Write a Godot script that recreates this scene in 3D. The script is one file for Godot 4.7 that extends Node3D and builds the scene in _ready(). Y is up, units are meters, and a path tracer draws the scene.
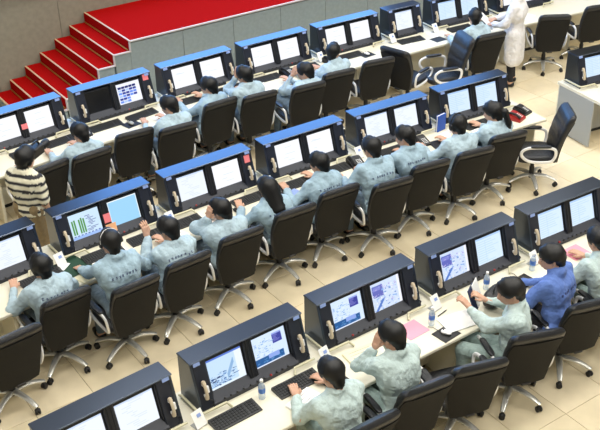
extends Node3D

# ------------------------------------------------------------------ mesh collector
class MB:
	var v := PackedVector3Array()
	var n := PackedVector3Array()
	var u := PackedVector2Array()
	var c := PackedColorArray()
	var i := PackedInt32Array()
	var col := Color(1, 1, 1)
	var xf := Transform3D()

	func vert(p: Vector3, nn: Vector3, uv := Vector2.ZERO) -> int:
		v.append(xf * p)
		n.append((xf.basis * nn).normalized())
		u.append(uv)
		c.append(col)
		return v.size() - 1

	func tri_i(a: int, b: int, d: int) -> void:
		var g := (v[b] - v[a]).cross(v[d] - v[a])
		if g.dot(n[a] + n[b] + n[d]) > 0.0:
			i.append(a); i.append(d); i.append(b)
		else:
			i.append(a); i.append(b); i.append(d)

	func quad_i(a: int, b: int, d: int, e: int) -> void:
		tri_i(a, b, d)
		tri_i(a, d, e)

	# flat polygon given in order, facing out
	func face(ps: Array, out: Vector3, uvs: Array = []) -> void:
		var g := Vector3.ZERO
		for k in ps.size():
			g += (ps[k] as Vector3).cross(ps[(k + 1) % ps.size()])
		g = g.normalized()
		if g.dot(out) < 0.0:
			g = -g
		var first := v.size()
		for k in ps.size():
			vert(ps[k], g, uvs[k] if uvs.size() > k else Vector2.ZERO)
		for k in range(1, ps.size() - 1):
			tri_i(first, first + k, first + k + 1)

	# box with chamfered edges
	func box(o: Vector3, s: Vector3, ch := 0.004, b := Basis()) -> void:
		var h := s * 0.5
		var cc := minf(ch, minf(h.x, minf(h.y, h.z)) * 0.9)
		if cc <= 0.0:
			for ax in 3:
				for sg in [-1.0, 1.0]:
					var ps := []
					for q in [[-1.0, -1.0], [1.0, -1.0], [1.0, 1.0], [-1.0, 1.0]]:
						var p := Vector3.ZERO
						p[ax] = sg * h[ax]
						p[(ax + 1) % 3] = q[0] * h[(ax + 1) % 3]
						p[(ax + 2) % 3] = q[1] * h[(ax + 2) % 3]
						ps.append(o + b * p)
					var w := Vector3.ZERO
					w[ax] = sg
					face(ps, b * w)
			return
		var pt := func(sx: float, sy: float, sz: float, ax: int) -> Vector3:
			var q := Vector3(sx * (h.x - cc), sy * (h.y - cc), sz * (h.z - cc))
			q[ax] = [sx, sy, sz][ax] * h[ax]
			return o + b * q
		for ax in 3:
			for sg in [-1.0, 1.0]:
				var ps := []
				for q in [[-1.0, -1.0], [1.0, -1.0], [1.0, 1.0], [-1.0, 1.0]]:
					var s3 := Vector3.ZERO
					s3[ax] = sg; s3[(ax + 1) % 3] = q[0]; s3[(ax + 2) % 3] = q[1]
					ps.append(pt.call(s3.x, s3.y, s3.z, ax))
				var w := Vector3.ZERO
				w[ax] = sg
				face(ps, b * w)
		for ax in 3:
			var a1 := (ax + 1) % 3
			var a2 := (ax + 2) % 3
			for q in [[-1.0, -1.0], [1.0, -1.0], [1.0, 1.0], [-1.0, 1.0]]:
				var lo := Vector3.ZERO
				lo[ax] = -1; lo[a1] = q[0]; lo[a2] = q[1]
				var hi := lo
				hi[ax] = 1
				var w := Vector3.ZERO
				w[a1] = q[0]; w[a2] = q[1]
				face([pt.call(lo.x, lo.y, lo.z, a1), pt.call(hi.x, hi.y, hi.z, a1), pt.call(hi.x, hi.y, hi.z, a2), pt.call(lo.x, lo.y, lo.z, a2)], b * w)
		for sx in [-1.0, 1.0]:
			for sy in [-1.0, 1.0]:
				for sz in [-1.0, 1.0]:
					face([pt.call(sx, sy, sz, 0), pt.call(sx, sy, sz, 1), pt.call(sx, sy, sz, 2)], b * Vector3(sx, sy, sz))

	# polygon in the (z, y) plane carried along x
	func prism(poly: Array, x0: float, x1: float) -> void:
		var mid := Vector2.ZERO
		for q in poly:
			mid += q
		mid /= poly.size()
		var a := []
		var b := []
		for q in poly:
			a.append(Vector3(x0, q.y, q.x))
			b.append(Vector3(x1, q.y, q.x))
		face(a, Vector3(-1, 0, 0))
		face(b, Vector3(1, 0, 0))
		for k in poly.size():
			var m := (k + 1) % poly.size()
			var e: Vector2 = poly[m] - poly[k]
			var o := Vector2(e.y, -e.x)
			if o.dot((poly[k] + poly[m]) * 0.5 - mid) < 0.0:
				o = -o
			face([a[k], a[m], b[m], b[k]], Vector3(0, o.y, o.x))

	# swept tube; rad may be a float or an array; flat squashes it along up
	func tube(path: Array, rad, sides := 8, flat := 1.0, up := Vector3.UP, closed := false) -> void:
		var m := path.size()
		var rings := []
		for k in m:
			var pa: Vector3 = path[(k - 1 + m) % m] if closed else path[maxi(k - 1, 0)]
			var pb: Vector3 = path[(k + 1) % m] if closed else path[mini(k + 1, m - 1)]
			var t := (pb - pa).normalized()
			var w := up
			if absf(t.dot(w)) > 0.97:
				w = Vector3.RIGHT if absf(t.x) < 0.8 else Vector3.BACK
			var sx := t.cross(w).normalized()
			var sy := sx.cross(t).normalized()
			var r: float = rad[k] if rad is Array else rad
			var ring := []
			for j in sides:
				var an := TAU * j / sides
				var off := sx * cos(an) * r + sy * sin(an) * r * flat
				var nn := sx * cos(an) * flat + sy * sin(an)
				ring.append(vert(path[k] + off, nn))
			rings.append(ring)
			if not closed and (k == 0 or k == m - 1):
				var ps := []
				for j in sides:
					var an := TAU * j / sides
					ps.append(path[k] + sx * cos(an) * r + sy * sin(an) * r * flat)
				face(ps, -t if k == 0 else t)
		for k in (m if closed else m - 1):
			for j in sides:
				var k2 := (k + 1) % m
				var j2 := (j + 1) % sides
				quad_i(rings[k][j], rings[k2][j], rings[k2][j2], rings[k][j2])

	# profile of (radius, y) pairs turned about the y axis
	func lathe(prof: Array, o: Vector3, sides := 14, b := Basis()) -> void:
		var rings := []
		for k in prof.size():
			var pa: Vector2 = prof[maxi(k - 1, 0)]
			var pb: Vector2 = prof[mini(k + 1, prof.size() - 1)]
			var d := pb - pa
			var nn := Vector2(d.y, -d.x).normalized()
			var ring := []
			for j in sides:
				var an := TAU * j / sides
				ring.append(vert(o + b * Vector3(cos(an) * prof[k].x, prof[k].y, sin(an) * prof[k].x), b * Vector3(cos(an) * nn.x, nn.y, sin(an) * nn.x)))
			rings.append(ring)
		for k in prof.size() - 1:
			for j in sides:
				var j2 := (j + 1) % sides
				quad_i(rings[k][j], rings[k + 1][j], rings[k + 1][j2], rings[k][j2])

	# rounded cushion
	func pillow(o: Vector3, s: Vector3, e := 0.35, b := Basis(), nu := 24, nv := 12) -> void:
		var f := func(x: float) -> float: return signf(x) * pow(absf(x), e)
		var f2 := func(x: float) -> float: return signf(x) * pow(absf(x), 2.0 - e)
		var rings := []
		for a in nv + 1:
			var th := -PI / 2 + PI * a / nv
			var ring := []
			for k in nu:
				var ph := TAU * k / nu
				var p := Vector3(f.call(cos(th)) * f.call(cos(ph)) * s.x, f.call(sin(th)) * s.y, f.call(cos(th)) * f.call(sin(ph)) * s.z) * 0.5
				var nn := Vector3(f2.call(cos(th)) * f2.call(cos(ph)) / s.x, f2.call(sin(th)) / s.y, f2.call(cos(th)) * f2.call(sin(ph)) / s.z)
				ring.append(vert(o + b * p, b * (nn if nn.length() > 1e-6 else p)))
			rings.append(ring)
		for a in nv:
			for k in nu:
				var k2 := (k + 1) % nu
				quad_i(rings[a][k], rings[a + 1][k], rings[a + 1][k2], rings[a][k2])

	func add(m: Dictionary, t: Transform3D, cc: Color, flip := false) -> void:
		var base := v.size()
		var mv: PackedVector3Array = m.v
		var mn: PackedVector3Array = m.n
		for k in mv.size():
			v.append(t * mv[k])
			n.append((t.basis * mn[k]).normalized())
			u.append(Vector2.ZERO)
			c.append(cc)
		var mi: PackedInt32Array = m.i
		for k in range(0, mi.size(), 3):
			i.append(base + mi[k])
			if flip:
				i.append(base + mi[k + 2]); i.append(base + mi[k + 1])
			else:
				i.append(base + mi[k + 1]); i.append(base + mi[k + 2])

	func mesh() -> ArrayMesh:
		var a := []
		a.resize(Mesh.ARRAY_MAX)
		a[Mesh.ARRAY_VERTEX] = v
		a[Mesh.ARRAY_NORMAL] = n
		a[Mesh.ARRAY_TEX_UV] = u
		a[Mesh.ARRAY_COLOR] = c
		a[Mesh.ARRAY_INDEX] = i
		var r := ArrayMesh.new()
		r.add_surface_from_arrays(Mesh.PRIMITIVE_TRIANGLES, a)
		return r

# ------------------------------------------------------------------ smooth bodies from bones
# a bone: [a, b, radius_a, radius_b]
func net(bones: Array, h: float, k: float) -> Dictionary:
	var lo := Vector3(1e9, 1e9, 1e9)
	var hi := -lo
	for b in bones:
		var r: float = maxf(b[2], b[3]) + 3.0 * h
		lo = lo.min((b[0] as Vector3).min(b[1]) - Vector3(r, r, r))
		hi = hi.max((b[0] as Vector3).max(b[1]) + Vector3(r, r, r))
	var nx := int(ceil((hi.x - lo.x) / h)) + 1
	var ny := int(ceil((hi.y - lo.y) / h)) + 1
	var nz := int(ceil((hi.z - lo.z) / h)) + 1
	var nxy := nx * ny
	var F := PackedFloat32Array()
	F.resize(nxy * nz)
	F.fill(0.0)
	var marg := 2.6 * h + 1.2 / k
	for b in bones:
		var A: Vector3 = b[0] - lo
		var B: Vector3 = b[1] - lo
		var ra: float = b[2]
		var rb: float = b[3]
		var dr := rb - ra
		var ba := B - A
		var q := maxf(ba.length_squared(), 1e-9)
		var rr := maxf(ra, rb) + marg
		var p0 := (A.min(B) - Vector3(rr, rr, rr)) / h
		var p1 := (A.max(B) + Vector3(rr, rr, rr)) / h
		var x0 := maxi(0, int(p0.x))
		var x1 := mini(nx - 1, int(p1.x) + 1)
		var y0 := maxi(0, int(p0.y))
		var y1 := mini(ny - 1, int(p1.y) + 1)
		var z0 := maxi(0, int(p0.z))
		var z1 := mini(nz - 1, int(p1.z) + 1)
		for iz in range(z0, z1 + 1):
			for iy in range(y0, y1 + 1):
				var id := iz * nxy + iy * nx + x0
				for ix in range(x0, x1 + 1):
					var P := Vector3(ix * h, iy * h, iz * h) - A
					var t := clampf(P.dot(ba) / q, 0.0, 1.0)
					var d := (P - ba * t).length() - ra - dr * t
					if d < marg:
						F[id] += exp(-k * d)
					id += 1
	for id in F.size():
		var s := F[id]
		F[id] = -log(s) / k if s > 1e-5 else 1.0
	var V := PackedVector3Array()
	var N := PackedVector3Array()
	var I := PackedInt32Array()
	var at := {}
	var lim := 2.0 * h
	for iz in nz - 1:
		for iy in ny - 1:
			var id := iz * nxy + iy * nx - 1
			for ix in nx - 1:
				id += 1
				var f0 := F[id]
				if f0 > lim or f0 < -lim:
					continue
				var f1 := F[id + 1]
				var f2 := F[id + nx]
				var f3 := F[id + nx + 1]
				var f4 := F[id + nxy]
				var f5 := F[id + nxy + 1]
				var f6 := F[id + nxy + nx]
				var f7 := F[id + nxy + nx + 1]
				var neg := int(f0 < 0) + int(f1 < 0) + int(f2 < 0) + int(f3 < 0) + int(f4 < 0) + int(f5 < 0) + int(f6 < 0) + int(f7 < 0)
				if neg == 0 or neg == 8:
					continue
				var sum := Vector3.ZERO
				var cnt := 0
				if (f0 < 0) != (f1 < 0): sum += Vector3(f0 / (f0 - f1), 0, 0); cnt += 1
				if (f2 < 0) != (f3 < 0): sum += Vector3(f2 / (f2 - f3), 1, 0); cnt += 1
				if (f4 < 0) != (f5 < 0): sum += Vector3(f4 / (f4 - f5), 0, 1); cnt += 1
				if (f6 < 0) != (f7 < 0): sum += Vector3(f6 / (f6 - f7), 1, 1); cnt += 1
				if (f0 < 0) != (f2 < 0): sum += Vector3(0, f0 / (f0 - f2), 0); cnt += 1
				if (f1 < 0) != (f3 < 0): sum += Vector3(1, f1 / (f1 - f3), 0); cnt += 1
				if (f4 < 0) != (f6 < 0): sum += Vector3(0, f4 / (f4 - f6), 1); cnt += 1
				if (f5 < 0) != (f7 < 0): sum += Vector3(1, f5 / (f5 - f7), 1); cnt += 1
				if (f0 < 0) != (f4 < 0): sum += Vector3(0, 0, f0 / (f0 - f4)); cnt += 1
				if (f1 < 0) != (f5 < 0): sum += Vector3(1, 0, f1 / (f1 - f5)); cnt += 1
				if (f2 < 0) != (f6 < 0): sum += Vector3(0, 1, f2 / (f2 - f6)); cnt += 1
				if (f3 < 0) != (f7 < 0): sum += Vector3(1, 1, f3 / (f3 - f7)); cnt += 1
				at[id] = V.size()
				V.append(lo + (Vector3(ix, iy, iz) + sum / cnt) * h)
				N.append(Vector3(f1 + f3 + f5 + f7 - f0 - f2 - f4 - f6, f2 + f3 + f6 + f7 - f0 - f1 - f4 - f5, f4 + f5 + f6 + f7 - f0 - f1 - f2 - f3).normalized())
	var steps := [1, nx, nxy]
	for id in at:
		var f0 := F[id]
		for ax in 3:
			var f1 := F[id + steps[ax]]
			if (f0 < 0) == (f1 < 0):
				continue
			var sa: int = steps[(ax + 1) % 3]
			var sb: int = steps[(ax + 2) % 3]
			if not (at.has(id - sa) and at.has(id - sb) and at.has(id - sa - sb)):
				continue
			var a: int = at[id]
			var b: int = at[id - sa]
			var c: int = at[id - sa - sb]
			var d: int = at[id - sb]
			if f0 < 0:
				I.append(a); I.append(c); I.append(b); I.append(a); I.append(d); I.append(c)
			else:
				I.append(a); I.append(b); I.append(c); I.append(a); I.append(c); I.append(d)
	return {"v": V, "n": N, "i": I}

# ------------------------------------------------------------------ nodes
var used := {}
func numbered(called: String) -> String:
	if not used.has(called):
		used[called] = 0
		return called
	used[called] += 1
	return "%s_%03d" % [called, used[called]]

func tag(o: Node, label: String, category: String, group := "") -> Node:
	o.set_meta("label", label)
	o.set_meta("category", category)
	if group: o.set_meta("group", group)
	return o

func thing(called: String, label: String, category: String, t := Transform3D(), group := "") -> Node3D:
	var o := Node3D.new()
	o.name = numbered(called)
	add_child(o)
	o.transform = t
	tag(o, label, category, group)
	return o

func put(called: String, m: Mesh, mt: Material, parent: Node = null, t := Transform3D()) -> MeshInstance3D:
	var o := MeshInstance3D.new()
	o.mesh = m
	o.material_override = mt
	if parent == null:
		o.name = numbered(called)
		add_child(o)
	else:
		o.name = called
		parent.add_child(o, true)
	o.transform = t
	return o

func struct(called: String, m: Mesh, mt: Material, t := Transform3D()) -> MeshInstance3D:
	var o := put(called, m, mt, null, t)
	o.set_meta("kind", "structure")
	return o

func boxmesh(s: Vector3, ch := 0.004, o := Vector3.ZERO) -> ArrayMesh:
	var m := MB.new()
	m.box(o, s, ch)
	return m.mesh()

# ------------------------------------------------------------------ materials
var M := {}
func mat(r: float, g: float, b: float, rough := 0.6, metal := 0.0) -> StandardMaterial3D:
	var m := StandardMaterial3D.new()
	m.albedo_color = Color(r, g, b)
	m.roughness = rough
	m.metallic = metal
	return m

func noise_tex(freq: float, lo: Color, hi: Color, size := 256, sd := 1) -> NoiseTexture2D:
	var t := NoiseTexture2D.new()
	t.width = size
	t.height = size
	t.seamless = true
	var f := FastNoiseLite.new()
	f.seed = sd
	f.frequency = freq
	t.noise = f
	var g := Gradient.new()
	g.set_color(0, lo)
	g.set_color(1, hi)
	t.color_ramp = g
	return t

func bump_tex(freq: float, strength: float, size := 256, sd := 3) -> NoiseTexture2D:
	var t := NoiseTexture2D.new()
	t.width = size
	t.height = size
	t.seamless = true
	t.as_normal_map = true
	t.bump_strength = strength
	var f := FastNoiseLite.new()
	f.seed = sd
	f.frequency = freq
	t.noise = f
	return t

func grain(m: StandardMaterial3D, freq: float, amount: float, scale: float, bump := 0.0, sd := 1) -> StandardMaterial3D:
	m.uv1_triplanar = true
	m.uv1_scale = Vector3(scale, scale, scale)
	var c := m.albedo_color
	m.albedo_color = Color.WHITE
	m.albedo_texture = noise_tex(freq, c.darkened(amount), c.lightened(amount * 0.6), 256, sd)
	if bump > 0.0:
		m.normal_enabled = true
		m.normal_texture = bump_tex(freq, bump, 256, sd + 5)
		m.normal_scale = 1.0
	return m

func materials() -> void:
	M.tile = [grain(mat(.925, .865, .73, .45), .02, .03, 1.2, 0.0, 1), grain(mat(.915, .85, .71, .45), .02, .03, 1.2, 0.0, 2), grain(mat(.935, .875, .745, .45), .02, .03, 1.2, 0.0, 3)]
	M.grout = mat(.68, .62, .50, .9)
	M.backing = mat(.50, .49, .45, .9)
	M.wall = grain(mat(.53, .515, .45, .85), .05, .05, .7, 0.0, 11)
	M.stagewall = grain(mat(.55, .58, .565, .8), .05, .05, .9, 0.0, 12)
	M.darkenedtier = mat(.27, .27, .28, .95)  # unseen top wall tier, darkened to dim the reflection in rear console tops
	M.ceiling = mat(.46, .46, .46, .9)
	M.sidewall = grain(mat(.56, .55, .52, .9), .05, .04, .7, 0.0, 13)
	M.carpet = grain(mat(.66, .012, .003, .95), .25, .16, 2.0, 3.0, 14)
	M.carpet.metallic_specular = .08
	M.rod = mat(.74, .55, .22, .35, .8)
	M.nosing = mat(.84, .70, .55, .4, .25)
	M.trim = mat(.78, .72, .69, .5)
	M.desk = grain(mat(.90, .88, .80, .42), .04, .02, 1.5, 0.0, 15)
	M.printink = mat(.45, .45, .47, .8)
	M.greypanel = mat(.62, .63, .62, .6)
	M.slate = mat(.325, .355, .405, .28, 1.0)
	M.dark = mat(.07, .078, .105, .45)
	M.navy = mat(.10, .12, .175, .4)
	M.plate = mat(.55, .64, .85, .4)
	M.beige = mat(.80, .74, .64, .45)
	M.rail = mat(.80, .78, .66, .4)
	M.silver = mat(.88, .88, .86, .25, .55)
	M.armsilver = mat(.93, .93, .93, .3, .15)
	M.blackplastic = mat(.07, .07, .08, .45)
	M.leather = grain(mat(.075, .08, .095, .34), .15, .12, 5.0, 2.0, 19)
	M.shell = grain(mat(.105, .10, .088, .7), .3, .14, 4.0, 1.5, 20)
	M.shell.metallic_specular = .3
	M.key = mat(.13, .135, .14, .55)
	M.kbody = mat(.17, .175, .18, .55)
	M.paper = mat(.93, .93, .92, .8)
	M.pink = mat(.93, .62, .70, .8)
	M.pinklabel = mat(.93, .50, .52, .7)
	M.orange = mat(.92, .70, .52, .8)
	M.cream = mat(.92, .89, .76, .8)
	M.red = mat(.60, .08, .07, .4)
	M.blue = mat(.16, .34, .70, .5)
	M.navyfolder = mat(.10, .16, .30, .5)
	M.green = mat(.08, .24, .17, .6)
	M.ink = mat(.22, .25, .42, .8)
	M.skin = mat(1, 1, 1, .55)
	M.skin.vertex_color_use_as_albedo = true
	M.hair = mat(.025, .023, .023, .5)
	M.shoe = mat(.05, .05, .055, .35)
	M.socks = mat(.2, .2, .22, .9)
	M.eye = mat(.05, .04, .035, .2)
	M.lip = mat(.62, .33, .28, .5)
	M.shirtblue = cloth(.63, .735, .795, 31)
	M.shirtpale = cloth(.70, .79, .835, 32)
	M.shirtmint = cloth(.76, .835, .825, 33)
	M.shirtroyal = cloth(.37, .49, .77, 34)
	M.coat = cloth(.93, .92, .92, 35)
	M.trousers = cloth(.40, .47, .52, 36)
	M.trousersmint = cloth(.58, .66, .645, 37)
	M.trousersdark = cloth(.10, .10, .12, 38)
	M.khaki = cloth(.55, .47, .33, 39)
	M.stripe = mat(1, 1, 1, .9)
	M.stripe.vertex_color_use_as_albedo = true
	var w := mat(.85, .92, .97, .05)
	w.transparency = BaseMaterial3D.TRANSPARENCY_ALPHA
	w.albedo_color.a = .38
	M.bottle = w
	M.bottlelabel = mat(.30, .48, .78, .5)

func cloth(r: float, g: float, b: float, sd: int) -> StandardMaterial3D:
	var m := grain(mat(r, g, b, .92), .016, .07, 3.0, 12.0, sd)
	m.rim_enabled = true
	m.rim = .15
	return m

# ------------------------------------------------------------------ where the three curved rows stand
const PITCH := 1.35
const ROWS := [[0.0, -4.0, 0.027825], [-1.499856, -1.124039, 0.03259], [-1.52555, 1.840361, 0.026467]]
const ROWNAME := ["stage-side row", "middle row", "rear row"]

func at(k: int, idx: float, d: float, y := 0.0, turn := 0.0) -> Transform3D:
	var a: float = ROWS[k][2]
	var r := PITCH / a
	var th := (idx - 2.5) * a
	return Transform3D(Basis(Vector3.UP, -th + turn), Vector3(ROWS[k][0] + (r - d) * sin(th), y, ROWS[k][1] + r - (r - d) * cos(th)))

# ------------------------------------------------------------------ screens
func screen_image(kind: String, sd: int) -> Image:
	var rng := RandomNumberGenerator.new()
	rng.seed = sd
	var w := 120
	var h := 98
	var im := Image.create(w, h, false, Image.FORMAT_RGB8)
	var bg := {"white": Color(.97, .98, 1), "text": Color(.93, .96, 1), "pale": Color(.84, .92, 1), "cyan": Color(.62, .83, .97), "bars": Color(.80, .90, .98), "table": Color(.95, .96, 1), "black": Color(.012, .012, .014), "map": Color(.78, .88, .98), "plot": Color(.84, .91, 1), "rocket": Color(.82, .88, .98)}
	im.fill(bg[kind])
	match kind:
		"white", "text":
			for k in (4 if kind == "white" else 14):
				im.fill_rect(Rect2i(rng.randi_range(6, 60), 6 + k * 6 + (rng.randi_range(0, 60) if kind == "white" else 0), rng.randi_range(14, 50), 2), Color(.84, .89, .97))
			if kind == "text":
				im.fill_rect(Rect2i(0, 0, w, 5), Color(.80, .87, .98))
		"pale":
			im.fill_rect(Rect2i(0, 0, w, 7), Color(.70, .82, .98))
			for k in 10:
				im.fill_rect(Rect2i(8, 14 + k * 8, rng.randi_range(40, 100), 2), Color(.72, .84, .96))
			im.fill_rect(Rect2i(44, 14, 2, 76), Color(.74, .85, .97))
		"cyan":
			im.fill_rect(Rect2i(0, 0, w, 4), Color(.95, .98, 1))
			im.fill_rect(Rect2i(0, 0, 3, h), Color(.92, .97, 1))
			im.fill_rect(Rect2i(w - 3, 0, 3, h), Color(.92, .97, 1))
		"bars":
			for k in 6:
				var x := 8 + k * 9
				if k == 2: continue
				var t := 24 + rng.randi_range(-4, 8)
				im.fill_rect(Rect2i(x, t, 6, 76 - t), Color(.33, .58, .27))
			for k in 12:
				im.fill_rect(Rect2i(rng.randi_range(62, 80), 18 + k * 5, rng.randi_range(10, 36), 2), Color(.33, .33, .58))
			im.fill_rect(Rect2i(0, 84, w, 12), Color(.62, .74, .95))
			for k in 8:
				im.fill_rect(Rect2i(6 + k * 14, 80, 8, 4), Color(.4, .45, .7))
		"table":
			for r in 6:
				for q in 5:
					if r > 3 and q > 2: continue
					var cc: Color = Color(.10, .14, .42) if r == 0 else [Color(.42, .58, .95), Color(.20, .26, .60), Color(.70, .80, 1)][rng.randi_range(0, 2)]
					im.fill_rect(Rect2i(6 + q * 19, 14 + r * 13, 17, 10), cc)
		"black":
			for k in 26:
				im.fill_rect(Rect2i(rng.randi_range(4, 108), rng.randi_range(4, 90), rng.randi_range(3, 12), 1), Color(.05, .05, .06))
		"map":
			im.fill_rect(Rect2i(0, 0, w, 6), Color(.36, .48, .82))
			im.fill_rect(Rect2i(96, 6, 24, 92), Color(.92, .95, 1))
			for k in 70:
				im.fill_rect(Rect2i(rng.randi_range(0, 90), rng.randi_range(50, 84), rng.randi_range(3, 14), rng.randi_range(1, 4)), [Color(.30, .44, .66), Color(.55, .70, .88), Color(.16, .25, .44)][k % 3])
			for k in 14:
				im.fill_rect(Rect2i(60 + k * 2, 62 - k * 3, 3, 16), Color(.55, .70, .86))
			im.fill_rect(Rect2i(0, 88, w, 10), Color(.90, .95, 1))
		"plot":
			im.fill_rect(Rect2i(72, 8, 34, 32), Color(.24, .26, .62))
			im.fill_rect(Rect2i(72, 8, 34, 5), Color(.60, .66, .92))
			for k in 7:
				im.fill_rect(Rect2i(75, 15 + k * 3, rng.randi_range(8, 26), 1), Color(.62, .62, .9))
			im.fill_rect(Rect2i(0, 68, 104, 22), Color(.13, .36, .60))
			im.fill_rect(Rect2i(48, 66, 40, 14), Color(.56, .66, .92))
			for k in 90:
				im.fill_rect(Rect2i(rng.randi_range(2, 66), rng.randi_range(12, 64), rng.randi_range(2, 9), rng.randi_range(1, 3)), [Color(.52, .68, .88), Color(.90, .95, 1), Color(.62, .74, .92)][k % 3])
			for k in 24:
				im.fill_rect(Rect2i(rng.randi_range(2, 98), rng.randi_range(70, 88), rng.randi_range(3, 12), 1), Color(.45, .66, .88))
			im.fill_rect(Rect2i(0, 90, w, 8), Color(.88, .92, 1))
		"rocket":
			im.fill_rect(Rect2i(6, 10, 44, 38), Color(.40, .42, .74))
			im.fill_rect(Rect2i(10, 14, 30, 12), Color(.52, .54, .84))
			for k in 120:
				im.fill_rect(Rect2i(rng.randi_range(0, 104), rng.randi_range(6, 90), rng.randi_range(2, 9), rng.randi_range(1, 4)), [Color(.70, .66, .88), Color(.55, .70, .92), Color(.94, .95, 1), Color(.44, .56, .80)][k % 4])
			for k in 34:
				im.fill_rect(Rect2i(8 + k, 92 - k, 9, 4), Color(.36, .50, .80))
			im.fill_rect(Rect2i(110, 0, 10, h), Color(.95, .96, 1))
	return im

var screens := {}
func screen_mat(kind: String, sd: int) -> StandardMaterial3D:
	var key := "%s%d" % [kind, sd % 3]
	if not screens.has(key):
		var m := mat(.02, .02, .025, .25)
		m.emission_enabled = true
		m.emission = Color.BLACK
		m.emission_texture = ImageTexture.create_from_image(screen_image(kind, 40 + sd % 3))
		m.emission_operator = BaseMaterial3D.EMISSION_OP_ADD
		m.emission_energy_multiplier = SCREEN_GLOW
		screens[key] = m
	return screens[key]

# ------------------------------------------------------------------ consoles
const SCREEN_GLOW := .62
const SLOPE := 0.325        # how far the face comes forward for each metre down
var cm := {}

func console_parts(w: float, nscr: int) -> Dictionary:
	var key := "%d" % nscr
	if cm.has(key):
		return cm[key]
	var r := {}
	var hw := w / 2
	var side := [Vector2(0, .75), Vector2(0, 1.185), Vector2(.188, 1.185), Vector2(.327, .76), Vector2(.327, .75)]
	var m := MB.new()
	m.prism(side, 0, .022)
	r.side = m.mesh()
	m = MB.new()
	m.box(Vector3(0, 1.1925, .097), Vector3(w + .012, .019, .212), .005)
	r.top = m.mesh()
	m = MB.new()
	m.box(Vector3(0, .967, .012), Vector3(w - .046, .43, .02), .003)
	r.back = m.mesh()
	# sloping pieces lie in a frame whose y runs up the face
	var len := sqrt(.425 * .425 + .139 * .139)
	var up := Vector3(0, .425, -.139) / len
	var b := Basis(Vector3.RIGHT, up, Vector3.RIGHT.cross(up))
	var foot := Vector3(0, .76, .327)
	r.b = b
	r.foot = foot
	var ck := .125
	m = MB.new()
	m.box(Vector3(0, len / 2, -.012), Vector3(ck, len - .004, .022), .004)
	r.cheek = m.mesh()
	# inner sides of the bay
	m = MB.new()
	m.box(Vector3(0, len * .6, -.045), Vector3(.012, len * .8, .06), .002)
	r.reveal = m.mesh()
	m = MB.new()
	m.box(Vector3(0, len * .58, -.035), Vector3(.085, len * .82, .05), .005)
	for x in [-.018, .018]:
		m.box(Vector3(x, len * .58, -.007), Vector3(.008, len * .8, .008), .002)
	r.mullion = m.mesh()
	# ledge under the screens: from the sunk screen foot out to the front edge
	m = MB.new()
	var lw := w - .046 - 2 * ck + .03
	m.prism([Vector2(.235, .862), Vector2(.315, .802), Vector2(.332, .79), Vector2(.332, .752), Vector2(.20, .752), Vector2(.20, .862)], -lw / 2, lw / 2)
	r.ledge = m.mesh()
	m = MB.new()
	m.lathe([Vector2(.0, .0), Vector2(.011, .0), Vector2(.011, .012), Vector2(.008, .018), Vector2(.0, .019)], Vector3.ZERO, 8)
	r.knob = m.mesh()
	# monitor in its frame: origin at the middle of the glass, z out of the face
	var sw := .352
	var sh := .292
	m = MB.new()
	var fb := .026
	m.box(Vector3(0, sh / 2 + fb / 2, 0), Vector3(sw + 2 * fb, fb, .022), .003)
	m.box(Vector3(0, -sh / 2 - fb / 2, 0), Vector3(sw + 2 * fb, fb, .022), .003)
	m.box(Vector3(-sw / 2 - fb / 2, 0, 0), Vector3(fb, sh, .022), .003)
	m.box(Vector3(sw / 2 + fb / 2, 0, 0), Vector3(fb, sh, .022), .003)
	m.box(Vector3(0, 0, -.02), Vector3(sw + 2 * fb, sh + 2 * fb, .02), .003)
	r.monitor = m.mesh()
	m = MB.new()
	m.face([Vector3(-sw / 2, -sh / 2, 0), Vector3(sw / 2, -sh / 2, 0), Vector3(sw / 2, sh / 2, 0), Vector3(-sw / 2, sh / 2, 0)], Vector3(0, 0, 1), [Vector2(0, 1), Vector2(1, 1), Vector2(1, 0), Vector2(0, 0)])
	m.box(Vector3(0, 0, -.005), Vector3(sw, sh, .006), .001)
	r.screen = m.mesh()
	m = MB.new()
	m.box(Vector3.ZERO, Vector3(.066, .040, .005), .002)
	r.plate = m.mesh()
	# raised rail round the foot of the console
	for s in [-1.0, 1.0]:
		m = MB.new()
		var p := [Vector3(s * (hw + .035), .775, .03), Vector3(s * (hw + .035), .80, .07), Vector3(s * (hw + .035), .80, .355), Vector3(s * (hw - .0), .80, .385), Vector3(s * (hw - .22), .80, .385), Vector3(s * (hw - .25), .765, .43)]
		if nscr == 1:
			p = p.slice(0, 4)
		if s > 0:
			p = p.slice(3)
		if p.size() > 1:
			m.tube(p, .013, 6)
			r["rail%d" % int(s)] = m.mesh()
	cm[key] = r
	return r

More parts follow.
